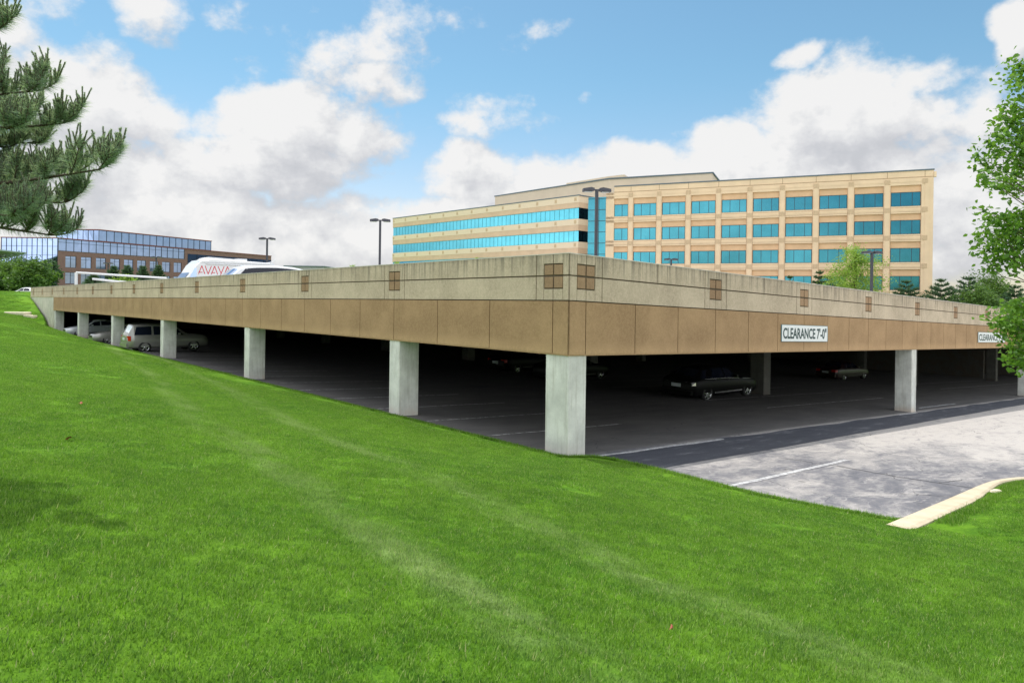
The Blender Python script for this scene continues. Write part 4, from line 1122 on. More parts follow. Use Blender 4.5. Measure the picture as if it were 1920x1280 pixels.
def conifer(name, label, loc, H, Rb, mat, seed, group=None, needles=110, step=.06, nl_=.3, gap=0.):
    r = np.random.default_rng(seed); t = thing(name, label, 'tree', loc, 0, group)
    tb = MB(); tb.path([(0, 0, -.2), (0, 0, H*.97)], [H*.017, .01], 7)
    Q = []
    lv = int(H/ (step*H)); 
    for i in range(lv):
        f = i/lv; z = H*(.06+.92*f); rad = Rb*(1-f)**.85*(.8+.35*r.random())+.05
        nbz = 7 if f < .8 else 4
        for k in range(nbz):
            an = 2*math.pi*k/nbz+r.random()*.9+i; tip = np.array([math.cos(an)*rad, math.sin(an)*rad, z+rad*.30]); base = np.array([0, 0, z-.05*rad])
            midp = (base+tip)/2+np.array([0, 0, -.10*rad])
            tb.path([tuple(base), tuple(midp), tuple(tip)], [.018*H*.3*(1-f)+.006, .006+.004*H*(1-f)*.3, .004], 4)
            m_ = max(8, int(needles*(.3+rad/Rb)))
            s = r.random(m_)**.75
            P_ = ((1-s)**2)[:, None]*base+(2*s*(1-s))[:, None]*midp+(s**2)[:, None]*tip
            P_ += r.normal(size=(m_, 3))*rad*.04
            d = (tip-base)/np.linalg.norm(tip-base)
            nd = d[None]*.7+r.normal(size=(m_, 3))*.55+np.array([0, 0, .35]); nd /= np.linalg.norm(nd, axis=1)[:, None]
            u = np.cross(nd, r.normal(size=(m_, 3))); u /= np.linalg.norm(u, axis=1)[:, None]
            ln = nl_*(.6+.6*r.random(m_))[:, None]; w = ln*.13
            Q.append(np.stack([P_-u*w, P_+u*w, P_+nd*ln], 1).reshape(-1, 3))
    tb.build('trunk', M_bark, t)
    mesh_np('needles', np.concatenate(Q), None, mat, t, 3)
    return t

def zat(px, Y, base): q = at(px, 500, Y); return (q.x, q.y, base)
def hgt(py, Y, base, px=1500): return at(px, py, Y).z-base
# trees behind the right part of the deck
for (px, py, Y, Rb, lab, sd) in ((1537, 501, 84, 2.0, 'small pointed pine just left of the light green tree', 3), (1481, 511, 86, 1.1, 'tip of a small pine above the parapet left of the light green tree', 4),
        (1700, 520, 80, 2.6, 'bushy pine in front of the lowest teal window right of the lamp', 5), (1765, 517, 78, 2.9, 'dark pine standing just right of the office building', 6),
        (1816, 513, 80, 3.0, 'tallest layered pine against the sky between two others', 7), (1903, 530, 76, 3.2, 'sparse pine at the far right behind the garden tree', 8), (1556, 512, 88, 1.6, 'dark little pine tucked behind the light green tree', 9)):
    base = 0.2; H = hgt(py, Y, base, px)
    conifer('pine_tree', lab, zat(px, Y, base), H, Rb*1.15, M_ndl, sd, 'pines beyond the deck', nl_=.36, needles=135, step=.085)
Y = 74; base = .2
broadleaf('ornamental_tree', 'light yellow green tree in front of the office windows beside a lamp', zat(1603, Y, base), hgt(472, Y, base, 1603), 3.1, 15000, .17, M_leafB, 21, .3, 34)
broadleaf('garden_tree', 'mid green leafy tree between two pines right of the office building', zat(1856, 82, base), hgt(522, 82, base, 1856), 3.0, 9000, .22, M_leafC, 22, .3, 26)
broadleaf('garden_tree', 'low dark green shrubby tree at the foot of the pines right of the office', zat(1836, 76, base), hgt(545, 76, base, 1836), 2.6, 7000, .22, M_leafC, 26, .3, 20)
# left background trees
for (px, py, Y, Rc, mt, lab, sd, hb_) in ((15, 496, 118, 3.6, M_leafC, 'rounded green tree at the left edge behind the hill', 31, 3.3), (60, 487, 114, 3.2, M_leafC, 'large round green tree left of the brick building', 32, 3.3),
        (90, 488, 135, 2.4, M_ndl, 'dark tree against the corner of the brick building', 33, 3.3), (38, 482, 140, 4.4, M_ndl, 'dark green tree behind the two round trees at left', 34, 3.3)):
    broadleaf('background_tree', lab, zat(px, Y, hb_), hgt(py, Y, hb_, px)*.86, Rc, 7000, .42, mt, sd, .1, 30)
for (px, py, lab, sd) in ((213, 497, 'small dark pine in front of the brick building, first from the left', 41), (239, 495, 'small dark pine in front of the brick building, second from the left', 42), (268, 497, 'wider dark pine in front of the brick building, third from the left', 43), (297, 495, 'small dark pine in front of the brick building beside the camper van', 44), (176, 512, 'tiny dark pine top under the white gate bar', 45)):
    conifer('pine_tree', lab, zat(px, 105, 3.0), hgt(py, 105, 3.0, px), 1.7, M_ndl, sd, 'small pines before the brick building', nl_=.45, needles=90, step=.09)
broadleaf('hedge_bush', 'bright green bush peeking over the parapet below the white gate bar', zat(240, 84, 2.9), hgt(521, 84, 2.9, 240), 1.6, 3000, .2, M_leafB, 46, .1, 14)

# foreground tree at right: limbs and leaf sprays
def fg_tree():
    Y0 = 12.4; bx = at(2035, 600, Y0).x; bz = terr(bx, Y0)
    t = thing('maple_tree', 'leafy green tree entering from the right edge in front of the garage', 'tree', (bx, Y0, bz))
    r = np.random.default_rng(5)
    tb = MB(); H = 8.6
    tb.path([(0, 0, -.2), (.03, 0, 1.4), (-.05, .05, 3.6), (.0, 0, 6.2), (-.05, 0, H-.4)], [.16, .12, .095, .055, .012], 9)
    C = []
    # limb tips located from the silhouette of the crown
    tips = []
    def T_(px, py, Yo=0.): q = at(px, py, Y0+Yo); return (q.x-bx, q.y-Y0, q.z-bz)
    sil = [(1905, 118), (1893, 150), (1898, 190), (1880, 215), (1868, 245), (1850, 272), (1838, 300), (1846, 330), (1868, 340), (1890, 352), (1905, 255), (1900, 300),
           (1838, 398), (1862, 402), (1850, 430), (1838, 455), (1848, 492), (1872, 470), (1895, 450), (1905, 410), (1902, 500), (1915, 395), (1880, 425),
           (1858, 592), (1872, 620), (1888, 655), (1905, 600), (1895, 570), (1912, 560), (1915, 640), (1880, 585), (1910, 672)]
    for (px, py) in sil:
        for k in range(2): tips.append((T_(px+r.normal()*5, py+r.normal()*6, r.normal()*.35), py))
    # rest of the crown, outside the frame
    for k in range(85):
        an = r.random()*2*math.pi; f = r.random(); py = 100+f*560
        if 335 < py < 405 or 490 < py < 570: continue
        q = T_(2035, py); rad = 1.55*math.sin(math.pi*(.12+.8*f))*(.3+.75*r.random())
        tips.append(((math.cos(an)*rad+.15, math.sin(an)*rad, q[2]), py))
    for (tp, py) in tips:
        tp = np.array(tp); L = np.hypot(tp[0], tp[1]); zb = max(1.5, min(H-.8, tp[2]-L*.35+.05))
        base = np.array([0, 0, zb]); mid = base*.45+tp*.55+np.array([0, 0, -.08*L])
        m0 = base*.75+tp*.25+np.array([0, 0, -.10*L])+r.normal(size=3)*.05; m2 = base*.2+tp*.8+np.array([0, 0, -.02*L])+r.normal(size=3)*.04; mid = mid+r.normal(size=3)*.05
        tb.path([tuple(base), tuple(m0), tuple(mid), tuple(m2), tuple(tp)], [.016, .012, .009, .006, .003], 5)
        nn = 95
        s = .25+.75*r.random(nn)**.7
        P_ = mid+(tp-mid)*s[:, None]+r.normal(size=(nn, 3))*np.array([.10, .12, .085])
        C.append(P_)
    tb.build('trunk', M_bark, t)
    C = np.concatenate(C); r2 = np.random.default_rng(9)
    # the foliage grows in tiers: thin out the two open levels between them
    zz = C[:, 2]+bz-3.557; rad = np.hypot(C[:, 0], C[:, 1]); wobz = .10*np.sin(C[:, 0]*3.1+1)+.07*np.sin(C[:, 1]*4.)
    g1 = np.abs(zz+wobz-1.86) < .17; g2 = np.abs(zz+wobz-.35) < .30
    C = C[~((g1 | g2) & (rad > .5) & (r2.random(len(C)) < .86))]
    n = len(C); d = r2.normal(size=(n, 3)); d[:, 2] = d[:, 2]*.5-.45; d /= np.linalg.norm(d, axis=1)[:, None]
    u = r2.normal(size=(n, 3)); u -= (u*d).sum(1)[:, None]*d; u /= np.linalg.norm(u, axis=1)[:, None]
    nrm = np.cross(d, u); s = (.088*(.65+.7*r2.random(n)))[:, None]
    # six sided leaf folded along its midrib
    base = C; tip = C+d*s
    l1 = C+d*s*.30+u*s*.30+nrm*s*.07; l2 = C+d*s*.68+u*s*.22+nrm*s*.06
    r1 = C+d*s*.30-u*s*.30+nrm*s*.07; r2_ = C+d*s*.68-u*s*.22+nrm*s*.06
    V = np.stack([base, l1, l2, tip, r2_, r1], 1).reshape(-1, 3)
    mesh_np('leaves', V, None, M_leafA, t, 6)
fg_tree()

# foreground pine at left
def fg_pine():
    Y0 = 6.6; bx = -7.15; bz = terr(bx, Y0)
    t = thing('pine_tree', 'large blue green pine reaching in from the left edge close to the camera', 'tree', (bx, Y0, bz))
    r = np.random.default_rng(15); H = 6.6
    tb = MB(); tb.path([(0, 0, -.2), (0, .02, 2), (.04, 0, 4.5), (0, 0, H)], [.17, .14, .08, .02], 10)
    Q = []
    def needles_on(pts, n_per_m, ln=.095, spread=1.1, w=.0019, fwd=.75):
        pts = [np.array(p) for p in pts]
        for i in range(len(pts)-1):
            a, b = pts[i], pts[i+1]; L = np.linalg.norm(b-a)
            if L < 1e-5: continue
            d = (b-a)/L; m_ = max(3, int(n_per_m*L)); s = r.random(m_)
            P_ = a+(b-a)*s[:, None]
            rd = r.normal(size=(m_, 3)); rd -= (rd*d).sum(1)[:, None]*d; rd /= np.linalg.norm(rd, axis=1)[:, None]
            nd = d*fwd+rd*spread+r.normal(size=(m_, 3))*.12; nd /= np.linalg.norm(nd, axis=1)[:, None]
            u = np.cross(nd, r.normal(size=(m_, 3))); u /= np.linalg.norm(u, axis=1)[:, None]
            l = ln*(.7+.5*r.random(m_))[:, None]
            Q.append(np.stack([P_-u*w, P_+u*w, P_+nd*l+np.array([0, 0, -.006])], 1).reshape(-1, 3))
    cones = MB()
    def shoot(p, d, L, depth):
        """a twig curving upwards with side shoots, ending in upright candles"""
        p = np.array(p, float); d = np.array(d, float); d /= np.linalg.norm(d); pts = [p]; k = 5
        for i in range(k):
            d = d+np.array([0, 0, .16])+r.normal(size=3)*.05; d /= np.linalg.norm(d); p = p+d*L/k; pts.append(p)
        rr = [.004+.006*depth*(1-i/k) for i in range(k+1)]
        tb.path([tuple(q) for q in pts], rr, 5)
        needles_on(pts[1:], 720 if depth == 0 else 460)
        if depth == 0:
            for c in range(3):        # candles
                dd = np.array([r.normal()*.28, r.normal()*.28, 1.]); dd /= np.linalg.norm(dd); Lc = .09 if c else .15
                q0 = pts[-1]-d*.02*c; q1 = q0+dd*Lc
                tb.path([tuple(q0), tuple(q1)], [.006, .005], 5); needles_on([q0, q1], 2400, .022, .55, .0022, 1.0)
        else:
            for i in range(1, k+1):
                for s in (-1, 1):
                    side = np.cross(d, [0, 0, 1]); side /= np.linalg.norm(side)+1e-9
                    dd = d*.75+side*s*(.65+.2*r.random())+np.array([0, 0, .15])+r.normal(size=3)*.12
                    shoot(pts[i], dd, L*(.42-.03*i)*(.8+.4*r.random()), depth-1)
            dd = d+np.array([0, 0, .2]); shoot(pts[-1], dd, L*.34, 0)
    def limb(tip_px, tip_py, Yt, base_z, sag=.15, side=9, Ls=.42):
        q = at(tip_px, tip_py, Yt); tip = np.array([q.x-bx, q.y-Y0, q.z-bz]); base = np.array([0, 0, base_z])
        n = 12; pts = []
        for i in range(n+1):
            f = i/n; p = base*(1-f)+tip*f; p[2] += -sag*math.sin(math.pi*f**.8)*1.2; pts.append(p)
        tb.path([tuple(p) for p in pts], [.04*(1-i/n)+.007 for i in range(n+1)], 6)
        needles_on(pts[6:], 500)
        for i in range(4, n+1):
            d = pts[min(i, n)]-pts[i-1]; d /= np.linalg.norm(d)
            for s in (-1, 1):
                sd_ = np.cross(d, [0, 0, 1.]); sd_ /= np.linalg.norm(sd_)
                shoot(pts[i], d*.8+sd_*s*.6+np.array([0, 0, .1])+r.normal(size=3)*.3, Ls*(1.15-.6*i/n)*(.55+.8*r.random()), 1)
        shoot(pts[-1], (pts[-1]-pts[-2])+np.array([0, 0, .05]), Ls*.6, 1)
    limb(185, 318, 6.3, 3.2, .36)
    limb(112, 232, 6.9, 3.7, .30)
    limb(48, 172, 6.2, 4.0, .3)
    limb(120, 380, 6.8, 2.95, .2)
    limb(90, 440, 6.4, 2.75, .12, Ls=.34)
    limb(20, 405, 5.9, 2.9, .15)
    limb(60, 268, 7.3, 3.5, .22)
    limb(100, 330, 7.4, 3.2, .2, Ls=.36)
    limb(10, 240, 5.9, 3.9, .2)
    limb(30, 350, 7.0, 3.0, .12)
    limb(-20, 60, 6.3, 4.7, .2)
    limb(-40, 160, 6.8, 4.4, .2)
    limb(-60, 420, 6.5, 2.6, .15)
    # other sides of the tree, out of frame
    tb_dirs = [(2.2, 3.0), (2.9, 3.6), (3.7, 2.9), (4.5, 3.4), (1.6, 3.9), (5.2, 4.2), (3.3, 4.6), (2.0, 5.0), (4.2, 5.3), (.9, 5.2)]
    for (an, zz) in tb_dirs:
        L = 1.9*(1-zz/9); base = np.array([0, 0, zz-.3]); tip = np.array([math.cos(an)*L, math.sin(an)*L, zz])
        pts = [base*(1-f)+tip*f for f in np.linspace(0, 1, 7)]
        tb.path([tuple(p) for p in pts], [.035*(1-i/6)+.008 for i in range(7)], 6)
        for i in range(2, 7):
            d = (tip-base)/np.linalg.norm(tip-base)
            for s in (-1, 1):
                sd_ = np.cross(d, [0, 0, 1.]); shoot(pts[i], d*.8+sd_*s*.6, .45, 1)
    tb.build('trunk', simple('pine_bark', (.075, .055, .04), .95, var=.3, scale=30), t)
    mesh_np('needles', np.concatenate(Q), None, M_ndl2, t, 3)
fg_pine()

# ------------------------------------------------------------------ grass
m, T, P = new_mat('grass_blade')
c = grass_color(T)
oi = T.n.new('ShaderNodeObjectInfo').outputs['Random']; ri = T.n.new('ShaderNodeNewGeometry').outputs['Random Per Island']
c = T.mix(T.ss(ri, .5, 1.0, 0, .75), c, (.30, .47, .08)); c = T.mix(T.ss(ri, .45, .0, 0, .8), c, (.018, .075, .006))
c = T.mix(T.ss(ri, .955, .965, 0, .85), c, (.42, .42, .20))
P.inputs['Roughness'].default_value = .5; P.inputs['Specular IOR Level'].default_value = .35; T._in(P.inputs['Base Color'], c)
tr = T.n.new('ShaderNodeBsdfTranslucent'); T._in(tr.inputs[0], T.mix(.25, c, (.21, .43, .02)))
mx = T.n.new('ShaderNodeMixShader'); mx.inputs[0].default_value = .5
T.link(P.outputs[0], mx.inputs[1]); T.link(tr.outputs[0], mx.inputs[2]); T.link(mx.outputs[0], T.n['Material Output'].inputs[0]); M_blade = m
gcol = bpy.data.collections.new('grass_patches')
def patch(name, size, n, h, w, seed, segs, tall=0):
    r = np.random.default_rng(seed)
    x = (r.random(n)-.5)*size*1.15; y = (r.random(n)-.5)*size*1.15
    an = r.random(n)*2*np.pi; ln = h*(.45+.75*r.random(n)); ln[:tall] *= 1.6; lean = .25+.65*r.random(n)
    d = np.stack([np.cos(an), np.sin(an)], 1); pn = np.stack([-d[:, 1], d[:, 0]], 1); pa = r.random(n)*np.pi*.6; 
    wv = w*(.7+.6*r.random(n)); wv[:tall] *= 1.5
    def P_(f, side):
        zz = ln*f*np.cos(lean*f); hz = ln*f*np.sin(lean*f)*1.0
        ww = wv*(1-f**2*.9)*side*.5
        return np.stack([x+d[:, 0]*hz+pn[:, 0]*ww, y+d[:, 1]*hz+pn[:, 1]*ww, zz-.004], 1)
    if segs == 2:
        V = np.stack([P_(0, 1), P_(0, -1), P_(.55, -1), P_(1, 0), P_(.55, 1)], 1).reshape(-1, 3); k = 5
    else:
        V = np.stack([P_(0, 1), P_(0, -1), P_(1, 0)], 1).reshape(-1, 3); k = 3
    o = mesh_np(name, V, None, M_blade, None, k)
    COL.objects.unlink(o); gcol.objects.link(o); return o
for i in range(3): patch('a%d' % i, .5, 1500, .035, .0060, 100+i, 1, 60)
for i in range(2): patch('b%d' % i, 1.0, 4600, .034, .0075, 110+i, 1, 160)
for i in range(2): patch('c%d' % i, 2.0, 5200, .042, .017, 120+i, 1)
pts = []; idxs = []; scl = []
r = np.random.default_rng(77)
def scatter(size, dmin, dmax, step, base, nvar):
    lim = dmax+3
    gx = np.arange(-lim, lim, step); gy = np.arange(-4, lim, step)
    Xg, Yg = np.meshgrid(gx, gy); Xg = Xg.ravel()+r.uniform(-.2, .2, Xg.size)*step; Yg = Yg.ravel()+r.uniform(-.2, .2, Yg.size)*step
    D = np.hypot(Xg, Yg)
    ang = np.abs(np.arctan2(Xg, Yg))
    Dj = D*(1+.22*(r.random(D.size)-.5)); keep = (Dj >= dmin) & (Dj < dmax) & (((ang < math.radians(44)) & (Yg > 0)) | (D < 4.2))
    keep &= ~((D < 2.0) & (Yg < -1.2))
    Xg, Yg = Xg[keep], Yg[keep]
    a, b = to_ab(Xg, Yg); sd = lot_sd(a, b); mrg = size*.50 if size > .6 else .20
    kerbz = (b < -6.3) & (a > .9) & (a < 9.5)
    k2 = (sd > mrg) & ~(kerbz & (sd < np.interp(a, [0, 3.8, 6.2], [.40, .40, .22])+size*.50))
    a, b, Xg, Yg = a[k2], b[k2], Xg[k2], Yg[k2]
    Z = terrain_ab(a, b)
    for x, y, z in zip(Xg, Yg, Z): pts.append((x, y, z)); idxs.append(base+int(r.integers(0, nvar))); scl.append(1.0)
scatter(.5, 0, 9.5, .36, 0, 3)
scatter(1.0, 9.0, 24, .72, 3, 2)
scatter(2.0, 23.5, 110, 1.5, 5, 2)
# small tufts along the lawn edges so that the rim is ragged
patch('d0', .22, 240, .05, .006, 130, 1, 60); patch('d1', .26, 260, .06, .0065, 131, 1, 50)
edge = [(-.12, b) for b in np.arange(69, 0, -.16)]
for i in range(1, 9):
    p = LOT[i]; q = LOT[i+1] if i < 8 else LOT[i]; n_ = max(1, int(math.dist(p, q)/.13))
    edge += [(p[0]+(q[0]-p[0])*k/n_, p[1]+(q[1]-p[1])*k/n_) for k in range(n_)]
for (a, b) in edge:
    for k in range(2):
        aa = a-.06-.16*k*r.random()-.05*r.random(); v = W(aa, b); z = float(terrain_ab(np.array([aa]), np.array([b]))[0])
        pts.append((v.x, v.y, z)); idxs.append(7+int(r.integers(0, 2))); scl.append(1.0)
for i, (a, b) in enumerate(kp[:-6]):
    for k in range(5):
        q = kp[i+1]; f_ = r.random(); aa = a+(q[0]-a)*f_; bb_ = b+(q[1]-b)*f_
        d = Vector((q[0]-a, q[1]-b)).normalized(); o_ = float(np.interp(a, [0, 3.8, 6.2], [.52, .50, .36]))+.12*r.random()
        aa += d.y*o_; bb_ -= d.x*o_
        if aa < .9: continue
        v = W(aa, bb_); z = float(terrain_ab(np.array([aa]), np.array([bb_]))[0]); pts.append((v.x, v.y, max(z, zl(aa, bb_)+.03))); idxs.append(7+int(r.integers(0, 2))); scl.append(1.0)
gme = bpy.data.meshes.new('grass'); gme.from_pydata(pts, [], [])
at1 = gme.attributes.new('pidx', 'INT', 'POINT'); at1.data.foreach_set('value', idxs)
P3_ = np.array(pts); e_ = .3
def th(x, y): a, b = to_ab(x, y); return terrain_ab(a, b)
sx = (th(P3_[:, 0]+e_, P3_[:, 1])-th(P3_[:, 0]-e_, P3_[:, 1]))/(2*e_); sy = (th(P3_[:, 0], P3_[:, 1]+e_)-th(P3_[:, 0], P3_[:, 1]-e_))/(2*e_)
sx = np.clip(sx, -.5, .5); sy = np.clip(sy, -.5, .5)
nr = np.stack([-sx, -sy, np.ones(len(sx))], 1)
rots = []
for v in nr:
    qq = Vector(v).normalized().to_track_quat('Z', 'Y').to_matrix().to_4x4() @ Matrix.Rotation(random.random()*6.283, 4, 'Z')
    rots += list(qq.to_euler())
at2 = gme.attributes.new('prot', 'FLOAT_VECTOR', 'POINT'); at2.data.foreach_set('vector', rots)
gob = bpy.data.objects.new('grass', gme); COL.objects.link(gob); struct(gob, 'stuff')
ng = bpy.data.node_groups.new('grass_scatter', 'GeometryNodeTree')
ng.interface.new_socket('Geometry', in_out='INPUT', socket_type='NodeSocketGeometry'); ng.interface.new_socket('Geometry', in_out='OUTPUT', socket_type='NodeSocketGeometry')
gi = ng.nodes.new('NodeGroupInput'); go = ng.nodes.new('NodeGroupOutput')
ip = ng.nodes.new('GeometryNodeInstanceOnPoints'); ci = ng.nodes.new('GeometryNodeCollectionInfo')
ci.inputs['Collection'].default_value = gcol; ci.inputs['Separate Children'].default_value = True; ci.inputs['Reset Children'].default_value = True
m2p = ng.nodes.new('GeometryNodeMeshToPoints'); ng.links.new(gi.outputs[0], m2p.inputs[0])
ng.links.new(m2p.outputs[0], ip.inputs['Points']); ng.links.new(ci.outputs[0], ip.inputs['Instance']); ip.inputs['Pick Instance'].default_value = True
na_ = ng.nodes.new('GeometryNodeInputNamedAttribute'); na_.data_type = 'INT'; na_.inputs['Name'].default_value = 'pidx'; ng.links.new(na_.outputs['Attribute'], ip.inputs['Instance Index'])
nr_ = ng.nodes.new('GeometryNodeInputNamedAttribute'); nr_.data_type = 'FLOAT_VECTOR'; nr_.inputs['Name'].default_value = 'prot'
ng.links.new(nr_.outputs['Attribute'], ip.inputs['Rotation'])
ng.links.new(ip.outputs[0], go.inputs[0])
gob.modifiers.new('grass', 'NODES').node_group = ng
print('grass points', len(pts))

# fallen leaves and stones ------------------------------------------------
def lawn_hit(px, py):
    r_ = ray(px, py); lo_, hi_ = .5, 300.
    Ys = np.concatenate([np.arange(1, 30, .05), np.arange(30, 200, .5)]); xs_ = r_.x*Ys; a, b = to_ab(xs_, Ys); zt_ = terrain_ab(a, b); ze = EYE+r_.z*Ys
    i = int(np.argmax(ze < zt_)); return Vector((xs_[i], Ys[i], zt_[i]))
M_dead = simple('dead_leaf', (.30, .08, .04), .7, var=.3, scale=30)
for (px, py, s, lab) in ((131, 828, .085, 'larger brown red fallen leaf on the lawn at left'), (150, 760, .05, 'small dark red fallen leaf on the lawn above the larger one'), (1258, 1191, .022, 'tiny red leaf on the lawn near the bottom edge')):
    p = lawn_hit(px, py); mb = MB(); n = 10; pts_ = [(0, 0, .012)]
    for k in range(n):
        an = 2*math.pi*k/n; rr = s*(.55+.45*(k % 2))*(1+.25*math.cos(an)); pts_.append((rr*math.cos(an), rr*.6*math.sin(an), .01+.015*math.sin(an*2+1)))
    mb.add(pts_, [(0, 1+k, 1+(k+1) % n) for k in range(n)], smooth=True); o = mb.build('fallen_leaf', M_dead, recalc=False); o.location = (p.x, p.y, p.z+.035); o.rotation_euler = (.3, -.2, random.random()*6)
    tag(o, lab, 'leaf')
M_stone = simple('pale_stone', (.62, .56, .42), .85, var=.15, scale=3, bump=.4)
for (px, py, w, dpt, lab) in ((33, 588, 2.6, 1.0, 'long pale stone slab at the foot of the hill'), (53, 593, .75, .6, 'middle pale stone in the row at the foot of the hill'), (61, 596.5, .8, .6, 'pale stone nearest the retaining wall'), (103, 609, .9, .5, 'pale stone at the base of the retaining wall')):
    p = lawn_hit(px, py+1); mb = MB(); pts_ = []
    n = 12
    for z, k in ((-.2, 1.0), (.12, 1.0), (.17, .9)):
        for i in range(n):
            an = 2*math.pi*i/n; pw = .5
            x = math.copysign(abs(math.cos(an))**pw, math.cos(an))*w/2*k*(1+.06*math.sin(i*5.1)); y = math.copysign(abs(math.sin(an))**pw, math.sin(an))*dpt/2*k*(1+.08*math.sin(i*3.3)); pts_.append((x, y, z))
    fs = [tuple(range(2*n, 3*n))]+[(r_*n+i, r_*n+(i+1) % n, (r_+1)*n+(i+1) % n, (r_+1)*n+i) for r_ in (0, 1) for i in range(n)]
    mb.add(pts_, fs); o = mb.build('stone', M_stone); o.location = p; o.rotation_euler = (0, 0, random.uniform(-.1, .1)); tag(o, lab, 'stone', 'pale stones on the grass')
# pebble in the lawn by the kerb, pebbles on the lot
p = lawn_hit(1868, 924); mb = MB(); mb.lathe([(.0001, .05), (.05, .045), (.09, .02), (.1, -.02)], 9, 'z'); o = mb.build('stone', M_stone); o.location = (p.x, p.y, p.z+.03); o.scale = (1.2, .7, .8); tag(o, 'small pale stone in the grass beside the kerb', 'stone', 'pale stones on the grass')
# weeds on the parapet
for (a, b, s, lab) in ((0.12, b_of(886), .07, 'tiny yellow weed on the parapet left of the corner'), (.12, b_of(655), .12, 'yellow weed tuft on the parapet between the vans and the lamp'), (.12, b_of(737), .12, 'yellow green weed on the parapet at the edge of the striped wing')):
    v = R_(a, b, T1+.02); r2 = np.random.default_rng(int(b*10)); n = 60
    C = np.zeros((n, 3)); an = r2.random(n)*6.28; el_ = r2.random(n)*1.2+.2; d = np.stack([np.cos(an)*np.cos(el_)*1.6, np.sin(an)*np.cos(el_)*1.6, np.sin(el_)], 1); u = np.cross(d, r2.normal(size=(n, 3))); u /= np.linalg.norm(u, axis=1)[:, None]
    l = s*(.4+.6*r2.random(n))[:, None]; V = np.stack([C-u*.006, C+u*.006, C+d*l*.6+u*.008, C+d*l], 1).reshape(-1, 3)
    o = mesh_np('weed', V, None, M_leafB, None, 4); o.location = v; tag(o, lab, 'weed', 'weeds on the parapet')

# ------------------------------------------------------------------ sky
SUNV = Vector((-.22, .366, 1.0)).normalized()
w = bpy.data.worlds.new('World'); sc.world = w; w.use_nodes = True
T = NT(w.node_tree); T.n.clear()
grp = bpy.data.node_groups.new('CloudField', 'ShaderNodeTree')
grp.interface.new_socket('Vector', in_out='INPUT', socket_type='NodeSocketVector'); grp.interface.new_socket('Density', in_out='OUTPUT', socket_type='NodeSocketFloat')
Gp = NT(grp); gi = grp.nodes.new('NodeGroupInput'); go = grp.nodes.new('NodeGroupOutput'); V = gi.outputs[0]
sp = Gp.n.new('ShaderNodeSeparateXYZ'); Gp.link(V, sp.inputs[0]); x, y, z = sp.outputs
az = Gp.math('ARCTAN2', x, y); hyp = Gp.math('SQRT', Gp.math('ADD', Gp.math('MULTIPLY', x, x), Gp.math('MULTIPLY', y, y))); v = Gp.math('DIVIDE', z, Gp.math('MAXIMUM', hyp, .001))
cb = Gp.n.new('ShaderNodeCombineXYZ'); Gp.link(az, cb.inputs[0]); Gp.link(v, cb.inputs[1]); uvv = cb.outputs[0]
wn = Gp.n.new('ShaderNodeTexNoise'); Gp.link(V, wn.inputs['Vector']); wn.inputs['Scale'].default_value = 7.; wn.inputs['Detail'].default_value = 3
wp = Gp.n.new('ShaderNodeVectorMath'); wp.operation = 'MULTIPLY_ADD'; Gp.link(wn.outputs['Color'], wp.inputs[0]); wp.inputs[1].default_value = (.09, .07, 0); wp.inputs[2].default_value = (-.045, -.035, 0)
uvw = Gp.vm('ADD', uvv, wp.outputs[0])
# (px, py, rx, ry, strength)
BL_ = [(130, 185, 250, 120, 1.), (40, 90, 75, 95, .6), (290, 35, 85, 55, .42), (330, 440, 520, 130, 1.1), (620, 455, 280, 110, 1.0), (590, 400, 120, 50, .9), (120, 60, 90, 60, .3), (200, 330, 260, 110, 1.), (560, 240, 210, 85, 1.), (690, 165, 100, 50, .8), (480, 300, 240, 75, 1.),
       (680, 75, 125, 85, .30), (610, 120, 70, 50, .28), (885, 45, 75, 42, .2), (935, 225, 95, 55, .42), (1085, 195, 28, 14, .25), (470, 128, 34, 22, .16), (1035, 40, 45, 16, .12),
       (350, 430, 460, 100, .9), (100, 430, 300, 90, .9), (660, 440, 200, 55, .55), (885, 335, 115, 72, 1.), (860, 400, 130, 50, .8), (1150, 325, 170, 55, .9), (1010, 330, 80, 45, .6),
       (1600, 215, 250, 118, 1.), (1490, 118, 58, 34, .8), (1730, 150, 120, 55, .9), (1370, 270, 120, 50, .9), (1500, 330, 420, 90, 1.), (1800, 400, 260, 160, .85), (1900, 60, 58, 90, .9), (1850, 220, 130, 90, .45), (450, 30, 60, 28, .1), (750, 270, 60, 20, .1)]
acc = None
for (px, py, rx, ry, s_) in BL_:
    d = ray(px, py); a0 = math.atan2(d.x, d.y); hy = math.hypot(d.x, d.y); v0 = d.z/hy
    d2 = ray(px+rx, py); ra = abs(math.atan2(d2.x, d2.y)-a0); rv = ry/F/hy
    n_ = Gp.n.new('ShaderNodeVectorMath'); n_.operation = 'MULTIPLY_ADD'; Gp.link(uvw, n_.inputs[0]); n_.inputs[1].default_value = (1/ra, 1/rv, 0); n_.inputs[2].default_value = (-a0/ra, -v0/rv, 0)
    dd = Gp.vm('DOT_PRODUCT', n_.outputs[0], n_.outputs[0], out=1)
    q_ = Gp.math('MULTIPLY', Gp.math('SUBTRACT', 1.0, dd), s_)
    acc = q_ if acc is None else Gp.math('MAXIMUM', acc, q_)
acc = Gp.math('MAXIMUM', acc, -.55)
